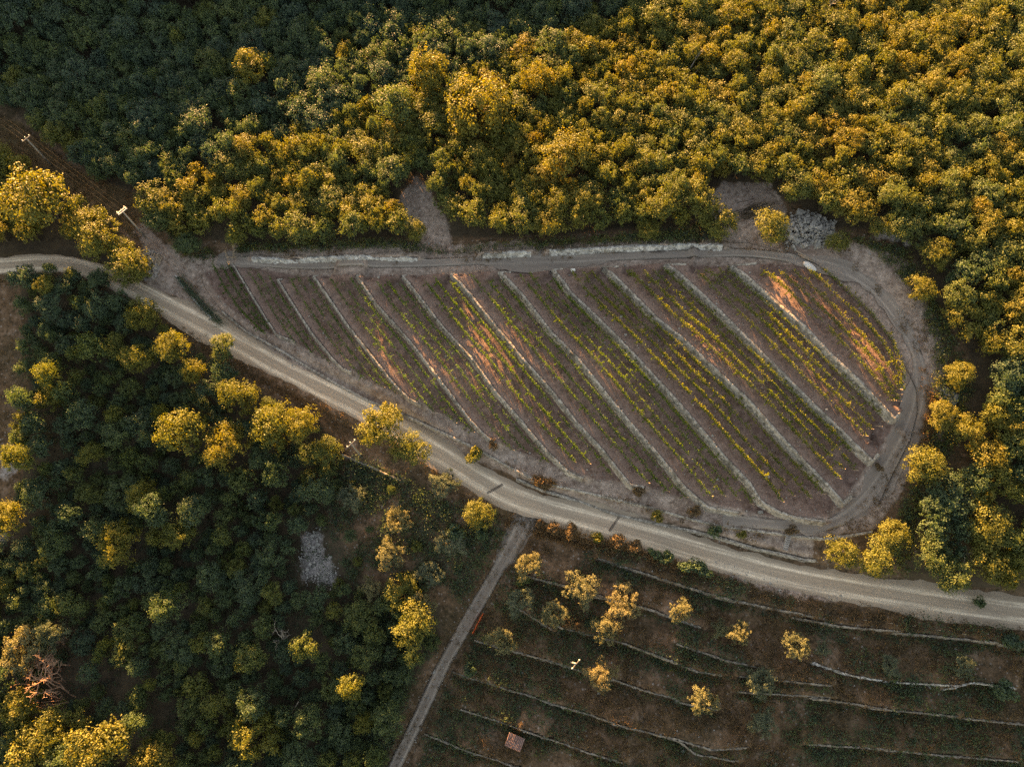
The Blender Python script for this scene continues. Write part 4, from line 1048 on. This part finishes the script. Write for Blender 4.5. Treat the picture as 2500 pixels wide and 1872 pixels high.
bush('V', 1500, 1105, 34, .75, 'brown bush under the hooked wall end', True)
bush('V', 1380, 1060, 34, .8, 'brown bush at the foot of a terrace wall end', True)
bush('V', 1065, 960, 30, .75, 'brown bush at the wall end near the yellow bush', True)
bush('V', 1710, 1145, 30, .7, 'brown bush under the longest terrace wall end', True)
bush('V', 1900, 1010, 26, .8, 'rusty bush at the pointed wall end by the right track', True)
bush('V', 2115, 1300, 34, .2, 'dark bush on the upper verge at the far right')
bush('V', 2190, 1390, 50, .1, 'dark shrub under the road at the right border')
bush('V', 2170, 1490, 56, .1, 'wide dark shrub on the right border terraces')
bush('V', 900, 1180, 30, .5, 'small yellow bush among the dark scrub left of the path')
bush('V', 70, 612, 46, .12, 'dark bush in front of the left track')
bush('V', 160, 600, 50, .12, 'dark bush hiding the bend of the left track')
# ivy hedge beside the left end of the vineyard
hp = smooth(at('D', [(1070,190),(1140,270),(1230,370),(1320,460)], .5, zb)[:, :2], 1); hp = resample(hp, .12)
gH = np.random.default_rng(9); hq = np.repeat(hp, 26, 0) + gH.normal(0, .42, (len(hp) * 26, 2)); hz = Z(hq[:, 0], hq[:, 1]) + gH.random(len(hq)) ** .7 * .85
hv, hf = leaves(np.c_[hq, hz] - np.array([*hp[0], 0]), unit(gH.normal(size=(len(hq), 3)) + np.array([0, 0, .5])), .10, gH)
ho = link('hedge', mesh('hedge', hv, hf, M['leaf'], attrs={'tint': ('FACE', gH.random(len(hq)))}), None, (*hp[0], 0), .05); tag(ho, 'dark ivy hedge between the left yard and the first vine rows', 'hedge')
hc = at('D', [(1050,180),(1090,240),(1140,300),(1200,370),(1270,440)], .2, zb)
stone_wall('edging_wall', hc, 'thin white stone edging along the ivy hedge', 'wall', M['stonewhite'], .2, .05, .02, None, 91)

# ------------------------------------------------------------------ bare and dead trees
def branch_tree(mb, p, d, L, r, depth, g, droop=0.0, spread=.6, kids=3, dec=.58):
    pts = [p]; q = p.copy(); dd = d.copy(); n = 4
    for _ in range(n):
        dd = unit(dd + g.normal(0, .16, 3) + np.array([0, 0, -droop])); q = q + dd * L / n; pts.append(q.copy())
    mb.tube(pts, np.linspace(r, r * .55, n + 1), 5 if depth > 1 else 4, False)
    if depth == 0: return
    for k in range(kids):
        i = g.integers(1 if k else n, n + 1) if k else n
        nd = unit(dd + ico(1, g)[0] * spread)
        branch_tree(mb, pts[min(int(i), n)], nd, L * g.uniform(.55, .8), r * dec, depth - 1, g, droop, spread, kids, dec)
def dead_tree(v, x, y, label, H, depth=4, lean=(0, 0, 1), seed=1, droop=0, spread=.75, name='dead_tree', m='deadwood', h0=0.0, kids=3, rk=.034, dec=.58):
    g = np.random.default_rng(seed); p = at(v, [(x, y)], h0)[0]; mb = MB()
    branch_tree(mb, np.array([0, 0, h0 - .3 if h0 == 0 else 0.0]), unit(np.array(lean, float)), H * .45, rk * H, depth, g, droop, spread, kids, dec)
    p[2] = Z(p[0], p[1])[0] + (h0 if h0 else 0)
    return tag(mb.build(name, M[m], None, p), label, 'tree')
dead_tree('A', 1400, 1545, 'bare dead tree at the left end of the white upper wall', 4.6, 4, (-.25, .1, 1), 3)
dead_tree('C', 170, 470, 'bare grey tree poking out of the shaded upper wood', 6.5, 3, (.3, .2, 1), 4, m='greywood')
dead_tree('C', 1010, 120, 'pale bare tree near the top border of the upper wood', 7.5, 4, (0, .1, 1), 5, m='greywood')
dead_tree('F', 1800, 1570, 'bare tree in the dark right wood', 5.2, 4, (-.4, .2, 1), 6, m='deadwood')
dead_tree('I', 1780, 430, 'small bare grey tree among the dark right wood', 4.2, 3, (0, .2, 1), 7, m='greywood')
dead_tree('G', 1740, 850, 'bare grey tree in the lower wood below the stone spill', 4.6, 4, (.1, 0, 1), 8, m='greywood')
dead_tree('G', 460, 1230, 'big reddish dead tree with drooping twigs near the left border', 10.5, 6, (-.5, .35, 1), 9, droop=.08, spread=1.0, m='redwood', rk=.013, dec=.8)
# fallen branches in front of it
def fallen(v, x0, y0, x1, y1, n, label, name, seed, m='deadwood', spread=.5, cat='branches', hmax=1.0, twig=True):
    a = at(v, [(x0, y0)], .3)[0]; b = at(v, [(x1, y1)], .3)[0]; g = np.random.default_rng(seed); mb = MB(); d = b - a; L = np.linalg.norm(d[:2]); o = a.copy()
    for i in range(n):
        t0 = g.uniform(0, .35); t1 = g.uniform(.6, 1); off = g.normal(0, spread, 2)
        q = [a + d * t for t in np.linspace(t0, t1, 6)]
        q = np.array(q) + np.r_[off, 0] + np.cumsum(g.normal(0, .12, (6, 3)), 0); q[:, 2] = np.maximum(Z(q[:, 0], q[:, 1]) + .05 + hmax * g.random() * np.linspace(.3, 1, 6), q[:, 2] * 0 - 99)
        mb.tube(q - o, np.linspace(.05, .012, 6), 4, False)
        if twig:
            for k in (2, 3, 4): mb.tube([q[k] - o, q[k] - o + g.normal(0, .4, 3) * np.array([1, 1, .5])], [.02, .008], 3, False)
    return tag(mb.build(name, M[m], None, o), label, cat)
fallen('G', 440, 1260, 80, 1310, 16, 'fallen dead branches under the big reddish dead tree', 'fallen_branches', 12, 'redwood', spread=.5, hmax=3.4)
fallen('C', 500, 1290, 730, 1220, 60, 'heap of cut brushwood in the clearing above the vineyard', 'brush_pile', 13, 'bark', .75, 'brush pile', 1.2)
fallen('C', 560, 1270, 700, 1240, 22, 'pale sticks lying on the brushwood heap', 'stick_pile', 14, 'deadwood', .6, 'sticks', 1.25)

# ------------------------------------------------------------------ power line
POLES = [('V', 55, 298, 8.0, .95, 1, 'pole with a single crossarm at the far end of the straw strip'), ('V', 263, 455, 8.2, .95, 2, 'pole with a double white crossarm beside the left clump'),
         ('V', 757, 956, 8.0, -.72, 1, 'pole with a white crossarm between lower wood and road'), ('V', 1242, 1432, 8.0, -.78, 1, 'pole with a white crossarm on the olive terraces')]
tops = []
for v, x, y, H, rz, na, lab in POLES:
    t = at(v, [(x, y)], H)[0]; b = np.array([t[0], t[1], Z(t[0], t[1])[0]])
    tops.append(b + np.array([0, 0, H]))
dirs = [tops[1] - tops[0], tops[2] - tops[0], tops[3] - tops[1], tops[3] - tops[2]]
ends = [[], [], []]
def cable_pt(i, k):
    d = unit(dirs[i][:2]); n = np.array([-d[1], d[0]]); off = (-.72, 0, .72)[k]
    return tops[i] + np.r_[n * off, .26 if k != 1 else .34]
for i, (v, x, y, H, rz, na, lab) in enumerate(POLES):
    d = unit(dirs[i][:2]); a = math.atan2(d[1], d[0])
    r = empty('utility_pole', tops[i] - (0, 0, H), 'concrete ' + lab, 'utility pole', 'utility poles along the power line', a)
    mb = MB(); mb.tube([(0, 0, -.6), (0, 0, H * .5), (0, 0, H)], [.17, .14, .10], 10); mb.build('pole_shaft', M['concrete'], r, None, True)
    for q in range(na):
        mb = MB(); x0 = .16 if na == 1 else (.2 if q == 0 else -.2)
        mb.box((x0, 0, H - .08), (.10, 1.75, .12)); ca = mb.build('crossarm', M['porcelain' if na == 2 else 'concrete'], r)
        for k, off in enumerate((-.72, 0, .72)):
            if na == 2 and off == 0: continue
            if na == 1 and off == 0: continue
            mb = MB(); mb.tube([(x0, off, H - .02), (x0, off, H + .07), (x0, off, H + .09), (x0, off, H + .16), (x0, off, H + .18), (x0, off, H + .24)], [.04, .04, .1, .1, .055, .06], 10); mb.build('insulator', M['porcelain'], ca, None, True)
    mb = MB(); mb.tube([(0, 0, H - .02), (0, 0, H + .16), (0, 0, H + .19), (0, 0, H + .26)], [.05, .05, .09, .06], 10); mb.build('insulator', M['porcelain'], r, None, True)
for k in range(3):
    pts = [cable_pt(0, k) + (cable_pt(0, k) - cable_pt(1, k)) * 1.6] + [cable_pt(i, k) for i in range(4)] + [cable_pt(3, k) + (cable_pt(3, k) - cable_pt(2, k)) * .9]
    mb = MB(); line = []
    for a, b in zip(pts[:-1], pts[1:]):
        s = np.linspace(0, 1, 15)[:-1]; L = np.linalg.norm(b - a); sag = .012 * L
        line += [a + (b - a) * q - np.array([0, 0, 4 * sag * q * (1 - q)]) for q in s]
    line.append(pts[-1]); line = np.array(line); o = line[14].copy()
    mb.tube(line - o, .007, 5, False)
    tag(mb.build('power_cable', M['cable'], None, o), ['power cable on the insulators at the stony path side', 'middle power cable over the pole tops', 'power cable on the insulators at the vineyard side'][k], 'cable', 'power cables')

# ------------------------------------------------------------------ fences
def fence(pl, label, step=2.4, h=1.1, rows=(1.05, .55), m='greywood', wire='cable', net=None, name='wire_fence', group=None):
    p = resample(np.asarray(pl)[:, :2], step); z = Z(p[:, 0], p[:, 1]); o = np.array([*p[0], z[0]])
    r = empty(name, o, label, 'fence', group)
    g = np.random.default_rng(len(p))
    for q, zz in zip(p, z):
        b = MB(); c = np.array([q[0], q[1], zz]) - o; b.tube([c - (0, 0, .3), c + (g.normal(0, .04), g.normal(0, .04), h)], .04, 6); b.build('fence_post', M[m], r)
    b = MB()
    for w in rows: b.tube(np.c_[p, z + w] - o, .014, 4, False)
    b.build('fence_wire', M[wire], r)
    if net:
        f = resample(np.asarray(pl)[:, :2], .5); zf = Z(f[:, 0], f[:, 1]); b = MB(); b.tube(np.c_[f, zf + net] - o, .04, 6, False); b.build('hose', M['blackplastic'], r)
    return r
fence(at('H', [(1222,222),(1110,420),(1000,620),(940,715),(860,880),(780,1010),(690,1200),(600,1400),(470,1650)], .6), 'wire fence along the right side of the stony path', 2.6)
fence(np.concatenate([at('H', [(1230,216),(1440,272),(1650,345),(1900,440),(2200,522)], .6), at('I', [(250,530),(500,580),(800,632),(950,682),(1100,745),(1400,780),(1850,845)], .6)]), 'wire fence following the olive terraces below the road', 3.2)
fence(np.concatenate([at('B', [(-700,1530)], .6), at('B', [(200,1528),(640,1500),(940,1500),(1300,1488),(1700,1465),(2000,1450)], .6), at('C', [(240,1445),(400,1440),(560,1450),(740,1500)], .6)]), 'fence with black hose above the white upper wall', 3.0, .9, (.8, .45), net=.25)
fence(np.concatenate([at('F', [(780,20),(880,60),(985,110),(1150,268),(1290,398),(1420,560),(1530,760),(1575,860),(1580,1000),(1540,1150),(1450,1330),(1340,1560)], .5)]), 'fence with black hose round the right vineyard edge', 3.0, .8, (.7, .4), net=.12)
fence(at('D', [(1240,115),(1200,200),(1260,300),(1330,390),(1480,510)], .5), 'short fence at the left end of the vineyard', 2.2, 1.0)
# orange netting on the path fence
np_ = resample(at('H', [(938,728),(905,790),(875,850)], .5)[:, :2], .25); nz = Z(np_[:, 0], np_[:, 1]); dn = np.gradient(np_, axis=0); dn = unit(dn); nn = np.stack([-dn[:, 1], dn[:, 0]], 1)
o = np.array([*np_[0], nz[0]]); V = []
for k, (off, zz) in enumerate(((-.04, .1), (-.22, .95), (-.16, 1.0), (0.02, .1))):
    V.append(np.c_[np_ + nn * (off + .03 * np.sin(np.arange(len(np_)) * 1.3 + k))[:, None], nz + zz] - o)
V = np.stack(V, 1).reshape(-1, 3); i4 = np.arange(len(np_) * 4).reshape(-1, 4)
F = [tuple(int(x) for x in (i4[a, b], i4[a + 1, b], i4[a + 1, (b + 1) % 4], i4[a, (b + 1) % 4])) for a in range(len(np_) - 1) for b in range(4)] + [tuple(map(int, i4[0])), tuple(map(int, i4[-1][::-1]))]
tag(link('orange_netting', mesh('orange_netting', V, F, M['net']), None, o), 'strip of bright orange safety netting hung along the path fence', 'netting')

# ------------------------------------------------------------------ hut, steps and small things
p = at('H', [(1122, 1497)], 2.0)[0]; zb0 = Z(p[0], p[1])[0]
hut = empty('stone_hut', (p[0], p[1], zb0), 'tiny stone hut with a sloping clay tile roof on the olive terraces', 'hut', None, math.radians(-21))
b = MB(); W_, D_ = 2.15, 1.55
for c, s_ in (((0, D_ / 2 - .12, .75), (W_, .24, 2.3)), ((-W_ / 2 + .12, -.122, .7), (.24, D_ - .245, 2.1)), ((W_ / 2 - .12, -.122, .7), (.24, D_ - .245, 2.1)), ((-.62, -D_ / 2 + .13, .65), (.45, .22, 1.95)), ((.62, -D_ / 2 + .13, .65), (.45, .22, 1.95)), ((0, -D_ / 2 + .13, 1.5), (.79, .22, .24))): b.box(c, s_)
b.build('wall', M['stone'], hut)
b = MB(); b.box((0, -D_ / 2 + .16, .65), (.78, .06, 1.45)); b.build('door', M['greywood'], hut)
b = MB(); sl = -.16
b.box((0, 0, 1.9), (W_ + .25, D_ + .3, .08), rx=.16)
gT = np.random.default_rng(2); ncol, nrw = 11, 5
for c in range(ncol):
    for r_ in range(nrw):
        x = (c - (ncol - 1) / 2) * (W_ + .25) / ncol; y0 = (r_ - nrw / 2) * (D_ + .3) / nrw; y1 = y0 + (D_ + .3) / nrw + .05
        rr = .1; V = []; jx, jz = gT.normal(0, .012), gT.normal(0, .012)
        for y, lift in ((y0, .05), (y1, .02)):
            for a in np.linspace(0, PI, 6): V.append((x + jx + rr * math.cos(a), y, 1.9 + .05 + y * math.tan(.16) + lift + jz + rr * .75 * math.sin(a)))
        b.add(V, [(k, k + 1, k + 7, k + 6) for k in range(5)] + [(0, 5, 4, 3, 2, 1), (6, 7, 8, 9, 10, 11)])
b.build('roof', M['tile'], hut)
# stone steps up the bank
a = at('I', [(797, 258), (780, 343)], .1); t0, t1 = a[0], a[1]; d = t1 - t0; L = np.linalg.norm(d[:2]); rz = math.atan2(d[1], d[0]) + PI / 2
b = MB(); o = np.array([*t1[:2], Z(t1[0], t1[1])[0]])
for k in range(7):
    q = t1 + (t0 - t1) * (k + .3) / 7; zz = max(Z(q[0], q[1])[0], o[2] + k * .12) + .06; b.box(np.array([q[0], q[1], zz - .12]) - o, (.72, L / 7 * .82, .34), rz, jit=.012)
tag(b.build('stone_steps', M['soilstone'], None, o), 'flight of seven stone steps up the vineyard bank', 'steps')
a = at('I', [(812, 365), (892, 398)], .1); c = a.mean(0); d = a[1] - a[0]; rz = math.atan2(d[1], d[0])
gr = empty('iron_rack', (c[0], c[1], Z(c[0], c[1])[0] + .12), 'dark iron rack lying on the bank below the steps', 'rack', None, rz)
b = MB(); Lr = np.linalg.norm(d[:2])
b.box((0, .35, .05), (Lr, .06, .08)); b.box((0, -.35, .05), (Lr, .06, .08)); b.build('frame', M['iron'], gr)
for k in range(7):
    b = MB(); b.box(((k - 3) * Lr / 7, 0, .05), (.07, .64, .06)); b.build('bar', M['iron'], gr)
for v, pts, lab in (('E', [(958,1482),(1052,1430)], 'iron drain grate crossing the road above the junction'), ('H', [(1690,230),(1756,135)], 'iron drain grate crossing the road right of the junction')):
    a = at(v, pts, .06); d = a[1] - a[0]; L = np.linalg.norm(d[:2]); rz = math.atan2(d[1], d[0]); c = a.mean(0); zz = Z(c[0], c[1])[0]
    r = empty('drain_grate', (c[0], c[1], zz + .06), lab, 'drain', 'road drains', rz); b = MB(); b.box((0, .13, .01), (L, .05, .06)); b.box((0, -.13, .01), (L, .05, .06)); b.build('frame', M['iron'], r)
    b = MB(); nb = int(L / .14)
    for k in range(nb): b.box(((k - nb / 2) * L / nb, 0, .012), (.06, .20, .03))
    b.build('grille', M['iron'], r)
# logs
a = at('D', [(905,75),(965,88)], .2); gL = np.random.default_rng(6); dv = unit((a[1] - a[0])[:2]); nv = np.array([-dv[1], dv[0]]); base = a[0]
for k in range(15):
    lay = 0 if k < 8 else 1 if k < 13 else 2; j = k if k < 8 else (k - 8 + .5) if k < 13 else (k - 13 + 1)
    c = base[:2] + dv * j * .27; zz = max(Z(*(c + nv * .8))[0], Z(*(c - nv * .8))[0]) + .12 + lay * .2; q = c + nv * gL.normal(0, .12)
    Lg = gL.uniform(.8, 1.05); yaw = gL.normal(0, .04); ax = np.array([nv[0] * math.cos(yaw) - nv[1] * math.sin(yaw), nv[0] * math.sin(yaw) + nv[1] * math.cos(yaw), 0])
    b = MB(); b.tube([-ax * Lg, ax * 0 + (0, 0, .01), ax * Lg], [.12, .11, .10], 8); tag(b.build('log', M['deadwood'], None, (q[0], q[1], zz), True), 'cut log of the stack between the stone heap and the yard', 'log', 'logs stacked by the left yard')
# planks, sack, blocks
a = at('C', [(850,1515),(925,1545)], .15); d = a[1] - a[0]
for k, lab in enumerate(('weathered plank nearest the rubble heap', 'weathered plank in the middle of three by the rubble heap', 'weathered plank lying closest to the pale sack')):
    c = a.mean(0) + np.array([.25, -.38, 0]) * k; b = MB(); L = 2.6 - .3 * k; b.box((0, 0, 0), (L, .2, .06)); o_ = b.build('plank', M['deadwood'], None, (c[0], c[1], Z(c[0], c[1])[0] + .2)); o_.rotation_euler = (0, .03, math.atan2(d[1], d[0]) + (-.1, .12, .02)[k]); tag(o_, lab, 'plank')
a = at('F', [(890,100),(965,150)], .2); c = a.mean(0); d = a[1] - a[0]; gK = np.random.default_rng(8); V = []; nu, nvv = 14, 9
for i in range(nu):
    for j in range(nvv):
        th = PI * i / (nu - 1); ph = 2 * PI * j / nvv; r_ = (max(0.0, math.sin(th)) ** .5) * (1 + gK.normal(0, .07))
        V.append((math.cos(th) * 1.15, .52 * r_ * math.cos(ph), .2 + .24 * r_ * math.sin(ph)))
F = [(i * nvv + j, i * nvv + (j + 1) % nvv, (i + 1) * nvv + (j + 1) % nvv, (i + 1) * nvv + j) for i in range(nu - 1) for j in range(nvv)]
o_ = link('sack', mesh('sack', V, F, M['sack'], smooth_=True), None, (c[0], c[1], Z(c[0], c[1])[0])); o_.rotation_euler = (0, 0, math.atan2(d[1], d[0])); tag(o_, 'crumpled white plastic sack on the ground by the lit top terrace', 'sack')
for v, x, y, lab in (('E', 1472, 147, 'small white concrete block at the head of the terraces'), ('F', 630, 1597, 'grey concrete block beside the overgrown wall end')):
    c = at(v, [(x, y)], .2)[0]; b = MB(); b.box((0, 0, .18), (.7, .42, .36)); b.box((.18, 0, .38), (.2, .3, .06)); o_ = b.build('concrete_block', M['porcelain'] if v == 'E' else M['concrete'], None, (c[0], c[1], Z(c[0], c[1])[0])); o_.rotation_euler = (0, 0, .15); tag(o_, lab, 'block')
a = at('G', [(1740,1335),(1790,1255)], [.2, 5.5]); b = MB(); b.tube([(0, 0, -.4), a[1] - a[0]], [.07, .05], 7); tag(b.build('leaning_pole', M['greywood'], None, a[0]), 'thin leaning wooden pole in the lower wood', 'pole')

# ------------------------------------------------------------------ light
W = bpy.data.worlds.new('World'); SC.world = W; W.use_nodes = True
nt = W.node_tree; bg = nt.nodes['Background']
sky = nt.nodes.new('ShaderNodeTexSky'); sky.sky_type = 'NISHITA'; sky.sun_disc = False
sky.sun_elevation = EL; sky.sun_rotation = math.atan2(-LX, -LY); sky.air_density = 1.0; sky.dust_density = .6; sky.ozone_density = 1.6
nt.links.new(sky.outputs[0], bg.inputs['Color']); bg.inputs['Strength'].default_value = SKY
sun = bpy.data.lights.new('sun', 'SUN'); sun.energy = SUN; sun.angle = math.radians(.55); sun.color = (1.0, .69, .38)
so = bpy.data.objects.new('sun', sun); COL.objects.link(so)
from mathutils import Vector
so.rotation_euler = Vector((LX * math.cos(EL), LY * math.cos(EL), -math.sin(EL))).to_track_quat('-Z', 'Y').to_euler()
so.location = (-60, 160, 60)

# ------------------------------------------------------------------ camera and view
cam = bpy.data.cameras.new('camera'); cam.sensor_fit = 'HORIZONTAL'; cam.sensor_width = 36; cam.lens = FPX / 2500 * 36; cam.clip_end = 3000; cam.clip_start = 1
co = bpy.data.objects.new('camera', cam); COL.objects.link(co); co.location = CAM; co.rotation_euler = (TILT, 0, 0); SC.camera = co
vs = SC.view_settings; vs.view_transform = 'Standard'; vs.look = 'None'; vs.exposure = EXPO; vs.gamma = 1; vs.use_curve_mapping = False
vs.use_white_balance = True; vs.white_balance_temperature = WB; vs.white_balance_tint = 23
SC.cycles.max_bounces = 6; SC.cycles.diffuse_bounces = 2; SC.cycles.glossy_bounces = 2; SC.cycles.transmission_bounces = 3; SC.cycles.transparent_max_bounces = 4
SC.cycles.use_denoising = False
